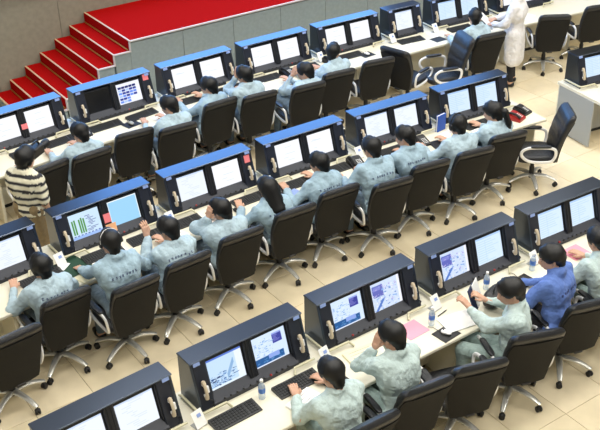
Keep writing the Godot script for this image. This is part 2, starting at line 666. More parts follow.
var place := [0, 0, 0]
func console(k: int, idx: float, kinds: Array, label: String, extra := {}) -> void:
	var nth: String = "outermost" if idx < -.5 else ("aisle-side" if k == 1 and idx > 6 else ORD[place[k]])
	if nth in ORD:
		place[k] += 1
	var nscr := kinds.size()
	var w := 1.165 if nscr == 2 else .66
	var r := console_parts(w, nscr)
	var t := thing("console", label, "console", at(k, idx, 0), "control consoles in three curved rows")
	for s in [-1.0, 1.0]:
		var o := put("side_panel", r.side, M.slate, t)
		o.position.x = (-w / 2 if s < 0 else w / 2 - .022)
	put("top_panel", r.top, M.slate, t)
	put("back_panel", r.back, M.slate, t)
	var base := Transform3D(r.b, r.foot)
	for s in [-1.0, 1.0]:
		var x: float = s * (w / 2 - .022 - .0625)
		var c := put("cheek_panel", r.cheek, M.navy, t, base * Transform3D(Basis(), Vector3(x, 0, 0)))
		var q := put("label_plate", r.plate, M.plate, c, Transform3D(Basis(), Vector3(s * .024, .436, .014)))
		q.set_meta("label", "small pale blue label plate")
		put("reveal", r.reveal, M.dark, t, base * Transform3D(Basis(), Vector3(s * (w / 2 - .022 - .125 - .006), 0, 0)))
	if nscr == 2:
		put("mullion", r.mullion, M.dark, t, base)
	var led := put("ledge", r.ledge, M.navy, t)
	for j in (11 if nscr == 2 else 5):
		var x := (j - (5.0 if nscr == 2 else 2.0)) * .068 + .008 * sin(j * 7.0 + idx * 3.0)
		put("knob", r.knob, M.blackplastic if (j * 3 + int(idx * 5)) % 13 else M.red, led, Transform3D(Basis(Vector3.RIGHT, .95), Vector3(x, .793, .322)))
	for j in nscr:
		var x := 0.0 if nscr == 1 else (-.234 if j == 0 else .234)
		var mo := put("monitor", r.monitor, M.dark, t, base * Transform3D(Basis(), Vector3(x, .248, -.052)))
		put("screen", r.screen, screen_mat(kinds[j], int(idx * 7) + j + k), mo, Transform3D(Basis(), Vector3(0, 0, .004)))
	for s in ["rail-1", "rail1"]:
		if r.has(s):
			put("edge_rail", r[s], M.rail, t)
	for s in [-1.0, 1.0]:
		handset(at(k, idx, 0) * base * Transform3D(Basis(), Vector3(s * (w / 2 - .075), .19, .0)) * Transform3D(Basis.from_scale(Vector3(.82, .88, .88)), Vector3.ZERO), "beige handset on the %s cheek, %s console from the stair end, %s" % ["left" if s < 0 else "right", nth, ROWNAME[k]], "telephone handsets of the " + ROWNAME[k])
	for e in extra:
		var q := MB.new()
		var v: Array = extra[e]
		q.box(Vector3.ZERO, Vector3(v[2], v[3], .004), .001)
		q.box(Vector3(0, v[3] * .2, .0025), Vector3(v[2] * .6, v[3] * .08, .001), 0)
		var o := put(e, q.mesh(), v[4], null, at(k, idx, 0) * base * Transform3D(Basis(), Vector3(v[0], v[1], v[5])))
		tag(o, v[6], "note")

var hm := {}
func handset(t: Transform3D, label: String, group: String) -> void:
	if hm.is_empty():
		var m := MB.new()
		var p := []
		for j in 9:
			var a := j / 8.0
			p.append(Vector3(0, -.095 + .19 * a, .052 - .022 * pow(2 * a - 1, 2)))
		m.tube(p, [.017, .018, .016, .0145, .014, .0145, .016, .018, .017], 8, 1.25, Vector3.RIGHT)
		hm.grip = m.mesh()
		m = MB.new()
		m.lathe([Vector2(0, -.016), Vector2(.018, -.016), Vector2(.023, -.004), Vector2(.02, .012), Vector2(0, .014)], Vector3.ZERO, 10, Basis(Vector3.RIGHT, PI / 2))
		hm.cup = m.mesh()
		m = MB.new()
		m.box(Vector3(.028, -.01, .012), Vector3(.052, .075, .024), .006)
		m.box(Vector3(.0, .055, .014), Vector3(.036, .022, .026), .004)
		m.box(Vector3(.0, -.06, .010), Vector3(.036, .03, .02), .004)
		hm.cradle = m.mesh()
		m = MB.new()
		p = []
		for j in 30:
			var a := j / 29.0
			p.append(Vector3(.01 + .05 * sin(a * PI) + .006 * sin(a * 60), -.10 - .06 * sin(a * PI * .5) + .0, .03 + .006 * cos(a * 60) + .03 * a))
		m.tube(p, .0045, 5)
		hm.cord = m.mesh()
	var o := thing("telephone_handset", label, "telephone", t, group)
	put("cradle", hm.cradle, M.armsilver, o)
	var g := put("grip", hm.grip, M.beige, o)
	put("earpiece", hm.cup, M.beige, g, Transform3D(Basis(), Vector3(0, .078, .028)))
	put("mouthpiece", hm.cup, M.beige, g, Transform3D(Basis(), Vector3(0, -.078, .028)))
	put("cord", hm.cord, M.blackplastic, o)

# ------------------------------------------------------------------ desks
func arc_slab(k: int, i0: float, i1: float, d0: float, d1: float, y0: float, y1: float, ch: float) -> ArrayMesh:
	var m := MB.new()
	var nseg := maxi(2, int((i1 - i0) * 3))
	var prof := [Vector2(d0, y0), Vector2(d1 - ch, y0), Vector2(d1, y0 + ch), Vector2(d1, y1 - ch), Vector2(d1 - ch, y1), Vector2(d0, y1)]
	for s in nseg:
		var a := at(k, lerpf(i0, i1, float(s) / nseg), 0)
		var b := at(k, lerpf(i0, i1, float(s + 1) / nseg), 0)
		for j in prof.size():
			var p: Vector2 = prof[j]
			var q: Vector2 = prof[(j + 1) % prof.size()]
			var e := q - p
			var o := Vector3(0, -e.x, e.y)
			m.face([a * Vector3(0, p.y, p.x), a * Vector3(0, q.y, q.x), b * Vector3(0, q.y, q.x), b * Vector3(0, p.y, p.x)], a.basis * o)
	for e in [[i0, -1.0], [i1, 1.0]]:
		var a := at(k, e[0], 0)
		var ps := []
		for p in prof:
			ps.append(a * Vector3(0, p.y, p.x))
		m.face(ps, a.basis * Vector3(e[1], 0, 0))
	return m.mesh()

func desk_row(k: int, i0: float, i1: float, depth: float, bounds: Array, label: String, where: String) -> void:
	var o := put("worktop", arc_slab(k, i0, i1, -.04, depth, .71, .75, .008), M.desk)
	tag(o, label, "worktop")
	var side_mat: Material = M.greypanel if where == "row across the aisle" else M.desk
	for j in bounds.size() - 1:
		var c: float = (bounds[j] + bounds[j + 1]) / 2
		var w: float = (bounds[j + 1] - bounds[j]) * PITCH
		var t := thing("desk_cabinet", "cream desk base, %s from the stair end, %s" % [ORD[j], where], "desk base", at(k, c, 0), "desk bases of the " + where)
		var pw := (w - .012) / 2
		for s in [-1.0, 1.0]:
			var pn := put("front_panel", boxmesh(Vector3(pw - .008, .63, .02), .003), M.desk, t)
			pn.material_override = side_mat
			pn.position = Vector3(s * pw / 2, .385, depth - .50)
		var back := put("back_panel", boxmesh(Vector3(w - .012, .68, .02), .003), M.desk, t)
		back.position = Vector3(0, .365, .0)
		for s in [-1.0, 1.0]:
			var g := put("side_panel", boxmesh(Vector3(.024, .69, depth - .14), .004), side_mat, t)
			g.position = Vector3(s * (w / 2 - .018), .365, (depth - .14) / 2 + .01)
		var pl := put("plinth", boxmesh(Vector3(w - .07, .06, depth - .56), .003), M.blackplastic, t)
		pl.position = Vector3(0, .03, (depth - .56) / 2 + .03)

# ------------------------------------------------------------------ chairs
var chair_proto: Node3D
func make_chair() -> Node3D:
	var t := Node3D.new()
	# seat
	var m := MB.new()
	m.pillow(Vector3(0, .475, -.01), Vector3(.50, .11, .52), .42)
	put("seat", m.mesh(), M.leather, t)
	# backrest swept up its spine, ribbed in front, with a thick roll at the top
	m = MB.new()
	var rings := []
	var nv := 26
	var nu := 28
	for a in nv + 1:
		var f := float(a) / nv
		var y := .40 + .70 * f
		var z := .235 + .13 * f + .035 * sin(f * PI * 1.0) * -1.0 + .05 * f * f
		var hw := lerpf(.215, .262, smoothstep(0, .55, f))
		var endr := minf(1.0, sqrt(maxf(0.0, 1.0 - pow(maxf(0, (f - .86) / .14), 2.6))))
		var endb := minf(1.0, sqrt(maxf(0.0, 1.0 - pow(maxf(0, (.07 - f) / .07), 2.6))))
		hw = hw * lerpf(.72, 1.0, endr) * lerpf(.85, 1, endb)
		var th := lerpf(.045, .062, smoothstep(.55, .9, f)) * lerpf(.05, 1.0, endr) * lerpf(.1, 1, endb)
		var ring := []
		for j in nu:
			var an := TAU * j / nu
			var cx := signf(cos(an)) * pow(absf(cos(an)), .5)
			var cz := signf(sin(an)) * pow(absf(sin(an)), .55)
			var rib := 1.0
			if cz < 0:
				rib = 1.0 - .22 * (pow(absf(cos(f * PI * 4.0)), 10.0) + pow(absf(cos(cx * PI * 1.5)), 14.0) * .6) * float(f < .9)
			var p := Vector3(cx * hw, y, z + cz * th * rib)
			ring.append(p)
		rings.append(ring)
	var ids := []
	for a in nv + 1:
		var row := []
		for j in nu:
			var du: Vector3 = rings[a][(j + 1) % nu] - rings[a][(j - 1 + nu) % nu]
			var dv: Vector3 = rings[mini(a + 1, nv)][j] - rings[maxi(a - 1, 0)][j]
			var nn := dv.cross(du).normalized()
			var c0: Vector3 = rings[a][j] - Vector3(0, rings[a][j].y, .235 + .18 * a / nv)
			if nn.dot(c0) < 0: nn = -nn
			row.append(m.vert(rings[a][j], nn))
		ids.append(row)
	for a in nv:
		for j in nu:
			m.quad_i(ids[a][j], ids[a + 1][j], ids[a + 1][(j + 1) % nu], ids[a][(j + 1) % nu])
	m.face(rings[0], Vector3.DOWN)
	m.face(rings[nv], Vector3.UP)
	var back := put("backrest", m.mesh(), M.leather, t)
	# outer shell behind the leather
	m = MB.new()
	var sr := []
	for a in 15:
		var f := .02 + .83 * a / 14.0
		var y := .40 + .70 * f
		var z := .235 + .13 * f - .035 * sin(f * PI) + .05 * f * f
		var hw := lerpf(.205, .25, smoothstep(0, .55, f)) * (1.0 if a < 13 else (.985 if a == 13 else .95)) * (1.0 if a > 1 else (.97 if a == 1 else .93))
		var th := lerpf(.045, .062, smoothstep(.55, .9, f))
		var ring := []
		for j in 9:
			var q := -1.0 + j / 4.0
			ring.append(Vector3(q * hw, y, z + th + .014 - .02 * pow(absf(q), 3.0)))
		sr.append(ring)
	ids = []
	for a in 15:
		var row := []
		for j in 9:
			row.append(m.vert(sr[a][j], Vector3((j - 4) * .06, -.2, 1).normalized()))
		ids.append(row)
	for a in 14:
		for j in 8:
			m.quad_i(ids[a][j], ids[a + 1][j], ids[a + 1][j + 1], ids[a][j + 1])
	var rim := []
	for j in 9: rim.append(sr[0][j])
	for a in range(1, 15): rim.append(sr[a][8])
	for j in range(7, -1, -1): rim.append(sr[14][j])
	for a in range(13, 0, -1): rim.append(sr[a][0])
	for j in rim.size():
		var p: Vector3 = rim[j]
		var q: Vector3 = rim[(j + 1) % rim.size()]
		var bk := Vector3(0, 0, -.045)
		m.face([p, q, q + bk, p + bk], Vector3(p.x, p.y - .72, 0))
	put("back_shell", m.mesh(), M.shell, back)
	# arms: closed silver loops with a dark pad
	for s in [-1.0, 1.0]:
		m = MB.new()
		var ctl := [Vector3(.255, .46, .17), Vector3(.275, .55, .215), Vector3(.285, .645, .20), Vector3(.29, .675, .10), Vector3(.29, .68, -.05), Vector3(.288, .67, -.16), Vector3(.284, .62, -.225), Vector3(.275, .545, -.21), Vector3(.262, .475, -.12), Vector3(.255, .45, .02)]
		var p := []
		for j in ctl.size():
			for q in 3:
				var v: Vector3 = ctl[j].cubic_interpolate(ctl[(j + 1) % ctl.size()], ctl[(j - 1 + ctl.size()) % ctl.size()], ctl[(j + 2) % ctl.size()], q / 3.0)
				p.append(Vector3(v.x * s, v.y, v.z))
		m.tube(p, .021, 8, .7, Vector3.RIGHT, true)
		var arm := put("armrest", m.mesh(), M.armsilver, t)
		m = MB.new()
		m.pillow(Vector3(s * .29, .695, .015), Vector3(.062, .034, .27), .5, Basis(), 14, 8)
		put("arm_pad", m.mesh(), M.leather, arm)
	# column and mechanism
	m = MB.new()
	m.lathe([Vector2(.0, .10), Vector2(.034, .10), Vector2(.034, .26), Vector2(.026, .265), Vector2(.026, .40), Vector2(0, .40)], Vector3.ZERO, 12)
	m.box(Vector3(0, .405, .0), Vector3(.2, .035, .26), .008)
	m.box(Vector3(0, .41, .2), Vector3(.09, .03, .2), .006)
	put("column", m.mesh(), M.blackplastic, t)
	var leg := MB.new()
	var lp := []
	for j in 8:
		var a := j / 7.0
		lp.append(Vector3(.03 + .30 * a, .145 - .055 * a * a + .012 * sin(a * PI), 0))
	leg.tube(lp, [.040, .039, .036, .033, .031, .029, .027, .022], 8, .6)
	var lm := leg.mesh()
	var cs := MB.new()
	for s in [-1.0, 1.0]:
		cs.lathe([Vector2(0, -.011), Vector2(.026, -.011), Vector2(.03, -.006), Vector2(.03, .006), Vector2(.026, .011), Vector2(0, .011)], Vector3(0, .03, s * .016), 12, Basis(Vector3.RIGHT, PI / 2))
	cs.box(Vector3(0, .052, 0), Vector3(.04, .03, .042), .008)
	cs.lathe([Vector2(.009, .06), Vector2(.009, .088)], Vector3.ZERO, 8)
	var csm := cs.mesh()
	for j in 5:
		var l := put("base_leg", lm, M.silver, t, Transform3D(Basis(Vector3.UP, PI / 2 + TAU * j / 5), Vector3.ZERO))
		put("caster", csm, M.blackplastic, l, Transform3D(Basis(Vector3.UP, .6 + j), Vector3(.322, 0, 0)))
	return t

func chair(t: Transform3D, label: String, group: String, spin := 0.0) -> void:
	if chair_proto == null:
		chair_proto = make_chair()
	var o: Node3D = chair_proto.duplicate()
	o.name = numbered("office_chair")
	add_child(o)
	o.transform = t
	tag(o, label, "chair", group)
	for c in o.get_children():
		if String(c.name).begins_with("base_leg"):
			c.transform = Transform3D(Basis(Vector3.UP, spin), Vector3.ZERO) * c.transform

# ------------------------------------------------------------------ people
var hp := {}
func prototypes() -> void:
	var V := func(x: float, y: float, z: float) -> Vector3: return Vector3(x, y, z)
	# head, facing -z, origin at its middle
	hp.head = net([[V.call(0, .035, -.018), V.call(0, .035, .022), .077, .079], [V.call(0, -.02, -.035), V.call(0, -.03, -.035), .060, .058], [V.call(0, -.072, -.05), V.call(0, -.08, -.058), .036, .030],
		[V.call(-.03, -.06, -.015), V.call(.03, -.06, -.015), .036, .036],
		[V.call(0, .008, -.092), V.call(0, -.026, -.112), .008, .013], [V.call(-.012, -.03, -.10), V.call(.012, -.03, -.10), .009, .009],
		[V.call(-.03, .022, -.085), V.call(.03, .022, -.085), .011, .011], [V.call(-.014, -.058, -.092), V.call(.014, -.058, -.092), .009, .009],
		[V.call(-.078, .015, .012), V.call(-.076, -.028, .006), .013, .009], [V.call(.078, .015, .012), V.call(.076, -.028, .006), .013, .009],
		[V.call(0, -.06, .018), V.call(0, -.115, .022), .050, .052]], .008, 110.0)
	var short := [[V.call(0, .045, -.012), V.call(0, .04, .03), .085, .086], [V.call(0, .085, -.055), V.call(0, .09, -.02), .040, .05], [V.call(-.062, .03, -.005), V.call(-.06, .03, .03), .030, .034], [V.call(.062, .03, -.005), V.call(.06, .03, .03), .030, .034],
		[V.call(0, -.02, .055), V.call(0, -.066, .052), .060, .046]]
	hp.short = net(short, .008, 120.0)
	var fringe := short.duplicate()
	fringe.append_array([[V.call(-.04, .07, -.075), V.call(.05, .07, -.07), .024, .022], [V.call(-.075, .0, .015), V.call(-.072, -.03, .03), .02, .018], [V.call(.075, .0, .015), V.call(.072, -.03, .03), .02, .018]])
	hp.fringe = net(fringe, .008, 120.0)
	var long := fringe.duplicate()
	long.append_array([[V.call(0, .0, .06), V.call(.01, -.20, .11), .066, .060], [V.call(-.05, -.02, .05), V.call(-.035, -.2, .10), .045, .04], [V.call(.05, -.02, .05), V.call(.05, -.24, .10), .045, .038], [V.call(.01, -.2, .11), V.call(.02, -.33, .12), .058, .025]])
	hp.long = net(long, .009, 110.0)
	var pony := fringe.duplicate()
	pony.append_array([[V.call(0, .02, .11), V.call(.005, .0, .14), .02, .03], [V.call(.005, .0, .14), V.call(.015, -.15, .155), .032, .028], [V.call(.015, -.15, .155), V.call(.02, -.25, .15), .027, .01]])
	hp.pony = net(pony, .008, 120.0)
	for kind in ["short", "fringe", "long", "pony"]:
		var hv: PackedVector3Array = hp[kind].v
		var hn: PackedVector3Array = hp[kind].n
		for j in hv.size():
			var q := hv[j]
			hv[j] = q + hn[j] * (.010 * wrinkle.get_noise_3d(q.x * 700, q.y * 260, q.z * 700) + .004)
		hp[kind].v = hv
	for pose in ["flat", "curl"]:
		var cu := 1.0 if pose == "curl" else .38
		var b := []
		for x in [-.028, -.009, .010, .028]:
			b.append([V.call(x * .75, 0, .0), V.call(x, .002, -.082), .015, .013])
		b.append([V.call(0, 0, .03), V.call(0, 0, -.01), .026, .024])
		var ls := [.070, .080, .074, .058]
		for f in 4:
			var x: float = [-.030, -.010, .011, .030][f]
			var p := Vector3(x, .002, -.085)
			var an := -.25 * cu
			for s in 3:
				var l: float = ls[f] * [.46, .30, .24][s]
				var q := p + Vector3(x * .08, sin(an) * l, -cos(an) * l)
				b.append([p, q, .0092 - .0008 * s, .0086 - .0008 * s])
				p = q
				an -= .75 * cu
		b.append([V.call(-.022, -.004, -.012), V.call(-.050, -.012, -.045), .013, .0115])
		b.append([V.call(-.050, -.012, -.045), V.call(-.054, -.022, -.085), .0105, .0085])
		hp[pose] = net(b, .0052, 320.0)

func bent(a: Vector3, c: Vector3, l1: float, l2: float, pole: Vector3) -> Vector3:
	var d := c - a
	var L := clampf(d.length(), .02, l1 + l2 - .004)
	var dir := d.normalized()
	var x := (l1 * l1 - l2 * l2 + L * L) / (2 * L)
	var h := sqrt(maxf(0.0, l1 * l1 - x * x))
	return a + dir * x + (pole - dir * pole.dot(dir)).normalized() * h

const SKIN := Color(.58, .34, .235)
var wrinkle := FastNoiseLite.new()

# J: joints in the person's own frame (facing -z, origin on the floor)
func person(J: Dictionary, t: Transform3D, look: Dictionary, label: String, group := "") -> Dictionary:
	var o := thing("person", label, "person", t, group)
	var hip: Vector3 = J.hip
	var head: Vector3 = J.head
	var hb := Basis.from_euler(Vector3(J.get("nod", -.25), J.get("gaze", 0.0), J.get("tip", 0.0))).scaled_local(Vector3(1.1, 1.1, 1.1))
	var neck: Vector3 = J.get("neck", head + Vector3(0, -.128, .05))
	var tw: float = J.get("twist", 0.0)
	var side := Basis(Vector3.UP, tw) * Vector3(1, 0, 0)
	var chest := hip.lerp(neck, .62) + Vector3(0, 0, J.get("hunch", .03))
	var sc: float = J.get("size", 1.0)
	var sh := {}
	var el := {}
	var wr := {}
	for s in [-1, 1]:
		sh[s] = neck + side * s * .178 * sc + Vector3(0, -.075, .012) + J.get("shrug%d" % s, Vector3.ZERO)
		var w: Vector3 = J.get("hand%d" % s, Vector3(s * .2, .80, -.4))
		el[s] = bent(sh[s], w, .285 * sc, .255 * sc, J.get("pole%d" % s, Vector3(s * .75, -.7, .25)))
		var r: Vector3 = w - el[s]
		wr[s] = el[s] + r.normalized() * minf(r.length(), .26)
	var kn := {}
	var an := {}
	for s in [-1, 1]:
		kn[s] = J.get("knee%d" % s, hip + Vector3(s * .10, .0, -.42))
		an[s] = J.get("foot%d" % s, Vector3(s * .11, .085, hip.z - .40))
	# the body, one skin
	var bones := []
	bones.append([hip - side * .06, hip + side * .06, .085, .085])
	bones.append([hip, chest, .075, .075])
	bones.append([chest - side * .05, chest + side * .05, .078, .078])
	bones.append([chest, neck, .07, .048])
	bones.append([neck, head + hb * Vector3(0, -.07, .015), .046, .046])
	for s in [-1, 1]:
		bones.append([neck + Vector3(0, -.05, .01), sh[s], .042, .040])
		bones.append([sh[s], el[s], .044, .036])
		bones.append([el[s], wr[s], .036, .024])
		bones.append([hip + side * s * .085, kn[s], .075, .052])
		bones.append([kn[s], an[s], .048, .034])
		bones.append([an[s], an[s] + Vector3(0, -.045, -.10), .034, .03])
	var body := MB.new()
	body.add(net(bones, .02, 50.0), Transform3D(), SKIN)
	body.add(hp.head, Transform3D(hb, head), look.get("skin", SKIN))
	for s in [-1, 1]:
		var dir: Vector3 = J.get("point%d" % s, (wr[s] - el[s] + Vector3(0, 0.0, -.10))).normalized()
		var upv: Vector3 = J.get("palm%d" % s, Vector3.UP)
		var x := dir.cross(upv).normalized()
		var hbs := Basis(x, x.cross(dir).normalized(), -dir)
		if s < 0:
			hbs = hbs * Basis.from_scale(Vector3(-1, 1, 1))
		body.add(hp[J.get("grip%d" % s, "flat")], Transform3D(hbs, wr[s] + dir * .03), look.get("skin", SKIN), s < 0)
	put("body", body.mesh(), M.skin, o)
	# hair, eyes, mouth
	var hair := MB.new()
	hair.add(hp[look.get("hair", "short")], Transform3D(hb, head), Color.WHITE)
	put("hair", hair.mesh(), M.hair, o)
	var ey := MB.new()
	for s in [-1, 1]:
		ey.pillow(head + hb * Vector3(s * .031, .004, -.089), Vector3(.022, .009, .014), 1.0, hb, 8, 6)
		ey.box(head + hb * Vector3(s * .031, .026, -.094), Vector3(.03, .005, .008), .002, hb)
	put("eyes", ey.mesh(), M.eye, o)
	ey = MB.new()
	ey.pillow(head + hb * Vector3(0, -.058, -.0985), Vector3(.042, .011, .012), 1.0, hb, 10, 6)
	put("mouth", ey.mesh(), M.lip, o)
	# shirt
	var sb := []
	var up := (neck - hip).normalized()
	sb.append([hip + up * -.02 - side * .075, hip + up * -.02 + side * .075, .125, .125])
	sb.append([hip.lerp(chest, .5) - side * .06, hip.lerp(chest, .5) + side * .06, .118, .118])
	sb.append([chest - side * .085, chest + side * .085, .128, .128])
	sb.append([chest + up * .07 - side * .10, chest + up * .07 + side * .11, .108, .108])
	for s in [-1, 1]:
		sb.append([neck + Vector3(0, -.035, .01) + side * s * .03, sh[s], .064, .072])
		sb.append([sh[s], el[s], .072, .058])
		var cuff: Vector3 = wr[s] - (wr[s] - el[s]).normalized() * .01
		if look.has("short_sleeve"):
			cuff = el[s]
			sb[-1] = [sh[s], sh[s].lerp(el[s], .85), .068, .062]
		else:
			sb.append([el[s], cuff, .058, .043])
	# collar
	for j in 9:
		var a0 := PI * (.0 + 1.5 * j / 9.0) - PI * .25
		var a1 := PI * (.0 + 1.5 * (j + 1) / 9.0) - PI * .25
		var cen := neck + Vector3(0, .028, .004)
		sb.append([cen + Vector3(cos(a0) * .066, -.01 * (1 - sin(a0)), sin(a0) * .064), cen + Vector3(cos(a1) * .066, -.01 * (1 - sin(a1)), sin(a1) * .064), .018, .018])
	if look.has("coat"):
		for s in [-1, 1]:
			sb.append([hip + side * s * .11, hip + side * s * .17 + Vector3(0, -.42, .02), .14, .115])
		sb.append([hip, hip + Vector3(0, -.42, .02), .15, .15])
		sb.append([chest - side * .12, chest + side * .12, .135, .135])
	var nt := net(sb, .0165, 62.0)
	var nv: PackedVector3Array = nt.v
	var nn: PackedVector3Array = nt.n
	var sd := float(used.person) * 3.7 if used.has("person") else 0.0
	for j in nv.size():
		var p := nv[j]
		var q := wrinkle.get_noise_3d(p.x * 90 + sd * 50, p.y * 34 + p.x * 30, p.z * 60)
		var q2 := wrinkle.get_noise_3d(p.x * 200 + sd * 50, p.y * 120, p.z * 160)
		nv[j] = p + nn[j] * (q * .032 + q2 * .012)
	nt.v = nv
	# fresh normals after wrinkling
	var acc := PackedVector3Array()
	acc.resize(nv.size())
	var ni: PackedInt32Array = nt.i
	for j in range(0, ni.size(), 3):
		var g := (nv[ni[j + 2]] - nv[ni[j]]).cross(nv[ni[j + 1]] - nv[ni[j]])
		for q in 3:
			acc[ni[j + q]] += g
	for j in nv.size():
		var g := acc[j].normalized()
		nn[j] = g if g.dot(nn[j]) > 0 else -g
	nt.n = nn
	var st := MB.new()
	st.add(nt, Transform3D(), Color.WHITE)
	if look.has("stripes"):
		for j in st.v.size():
			var p: Vector3 = st.v[j]
			var f := fposmod((p - hip).dot(up) / .085, 1.0)
			st.c[j] = Color(.80, .76, .58) if f < .60 else Color(.03, .03, .035)
	var shirt := put("coat" if look.has("coat") else "shirt", st.mesh(), look.shirt, o)
	if look.has("lettering"):
		for L in lettering(nv, nn, chest + up * .05, side, up, look.lettering):
			put("printed_letter", L, M.ink, shirt)
	# trousers
	var tb := []
	tb.append([hip + Vector3(0, -.01, 0) - side * .075, hip + Vector3(0, -.01, 0) + side * .075, .118, .118])
	for s in [-1, 1]:
		tb.append([hip + side * s * .08, kn[s], .092, .068])
		tb.append([kn[s], an[s] + Vector3(0, .03, 0), .066, .05])
	var tr := MB.new()
	tr.add(net(tb, .02, 55.0), Transform3D(), Color.WHITE)
	put("trousers", tr.mesh(), look.get("trousers", M.trousers), o)
	for s in [-1, 1]:
		var sm := MB.new()
		sm.add(net([[an[s] + Vector3(0, -.035, .03), an[s] + Vector3(0, -.04, -.07), .042, .04], [an[s] + Vector3(0, -.04, -.07), an[s] + Vector3(0, -.052, -.16), .042, .03]], .014, 90.0), Transform3D(), Color.WHITE)
		put("shoe", sm.mesh(), M.shoe, o)
	return {"node": o, "head": Transform3D(hb, head), "wr": wr}

func lettering(nv: PackedVector3Array, nn: PackedVector3Array, mid: Vector3, side: Vector3, up: Vector3, sd: int) -> Array:
	var rng := RandomNumberGenerator.new()
	rng.seed = sd
	var back := side.cross(up).normalized()
	var out := []
	var n := 8
	for g in n:
		var want := mid + side * (g - (n - 1) / 2.0) * .037
		var best := -1
		var bd := 1e9
		for j in nv.size():
			var r := nv[j] - want
			if r.dot(back) < .02 or nn[j].dot(back) < .35:
				continue
			var d := r - back * r.dot(back)
			if d.length_squared() < bd:
				bd = d.length_squared()
				best = j
		if best < 0 or bd > .0012:
			continue
		var z := nn[best]
		var x := (side - z * side.dot(z)).normalized()
		var m := MB.new()
		m.xf = Transform3D(Basis(x, z.cross(x), z), nv[best] + z * .0035)
		m.box(Vector3(0, 0, 0), Vector3(.0045, .026, .003), 0)
		m.box(Vector3(rng.randf_range(-.004, .004), rng.randf_range(.004, .010), 0), Vector3(.021, .0045, .003), 0)
		m.box(Vector3(rng.randf_range(-.004, .004), rng.randf_range(-.010, -.002), 0), Vector3(.018, .0045, .003), 0)
		out.append(m.mesh())
	return out

func seated(k: int, idx: float, d: float, head: Vector3, J: Dictionary, look: Dictionary, label: String, turn := 0.0) -> Dictionary:
	J.hip = J.get("hip", Vector3(head.x * .15, .60, .06))
	J.head = head
	return person(J, at(k, idx, d, 0, turn), look, label, "uniformed operators of the " + ROWNAME[k])

# ------------------------------------------------------------------ small things on the desks
var sm := {}
var kbn := [0, 0, 0]
func keyboard(k: int, idx: float, d: float, turn := 0.0) -> void:
	if not sm.has("kb"):
		var m := MB.new()
		m.prism([Vector2(-.08, 0), Vector2(.08, 0), Vector2(.08, .012), Vector2(-.08, .03)], -.225, .225)
		sm.kb = m.mesh()
		for rows in [0, 1]:
			m = MB.new()
			for r in 5:
				for c in 15:
					if (c > 11) != (rows == 1): continue
					var z := -.056 + r * .027
					m.box(Vector3(-.205 + c * .0275 + (.012 if c > 11 else 0.0), .031 - (z + .08) * .1125, z), Vector3(.022, .012, .021), .003)
			sm["keys%d" % rows] = m.mesh()
	var t := thing("keyboard", "black keyboard lying on the %s worktop in front of the screens" % ROWNAME[k].replace("row ", ""), "keyboard", at(k, idx, d, .751, turn), "keyboards of the " + ROWNAME[k])
	t.set_meta("label", "black keyboard on the worktop, %s from the stair end of the %s" % [ORD[kbn[k]], ROWNAME[k]])
	kbn[k] += 1
	put("case", sm.kb, M.kbody, t)
	put("key_block", sm.keys0, M.key, t)
	put("number_pad", sm.keys1, M.key, t)

func sheet(called: String, k: int, idx: float, d: float, w: float, h: float, thick: float, mt: Material, turn: float, label: String, cat: String, lines := 5) -> Node3D:
	var t := thing(called, label, cat, at(k, idx, d, .751, turn))
	var nst := maxi(1, mini(4, int(thick / .004)))
	for j in nst:
		var m := MB.new()
		m.box(Vector3(.004 * sin(j * 5.0), thick * (j + .5) / nst, .004 * cos(j * 3.0)), Vector3(w, thick / nst, h), .0008, Basis(Vector3.UP, .02 * sin(j * 3.1)))
		put("page", m.mesh(), mt, t)
	if lines > 0:
		var m := MB.new()
		for j in lines:
			m.box(Vector3(-.08 * w * (j % 2), thick + .0006, -h * .36 + h * .72 * j / maxf(1.0, lines - 1.0)), Vector3(w * (.7 - .15 * (j % 2)), .0006, h * .018), 0)
		put("print", m.mesh(), M.printink, t)
	return t

func bottle(k: int, idx: float, d: float, label: String) -> void:
	if not sm.has("bottle"):
		var m := MB.new()
		m.lathe([Vector2(0, 0), Vector2(.028, 0), Vector2(.031, .006), Vector2(.031, .05), Vector2(.029, .06), Vector2(.031, .075), Vector2(.031, .13), Vector2(.024, .155), Vector2(.013, .175), Vector2(.013, .19)], Vector3.ZERO, 14)
		sm.bottle = m.mesh()
		m = MB.new()
		m.lathe([Vector2(.0318, .07), Vector2(.0318, .122)], Vector3.ZERO, 14)
		sm.blabel = m.mesh()
		m = MB.new()
		m.lathe([Vector2(.015, .184), Vector2(.015, .202), Vector2(.012, .205), Vector2(0, .205)], Vector3.ZERO, 12)
		sm.bcap = m.mesh()
	var t := thing("water_bottle", label, "bottle", at(k, idx, d, .7505))
	put("bottle_body", sm.bottle, M.bottle, t)
	put("wrapper", sm.blabel, M.bottlelabel, t)
	put("cap", sm.bcap, M.paper, t)

func mouse_pad(k: int, idx: float, d: float, turn: float, label: String) -> void:
	var t := thing("mouse_pad", label, "mouse pad", at(k, idx, d, .7505, turn))
	put("pad", boxmesh(Vector3(.22, .005, .18), .002, Vector3(0, .003, 0)), M.blackplastic, t)

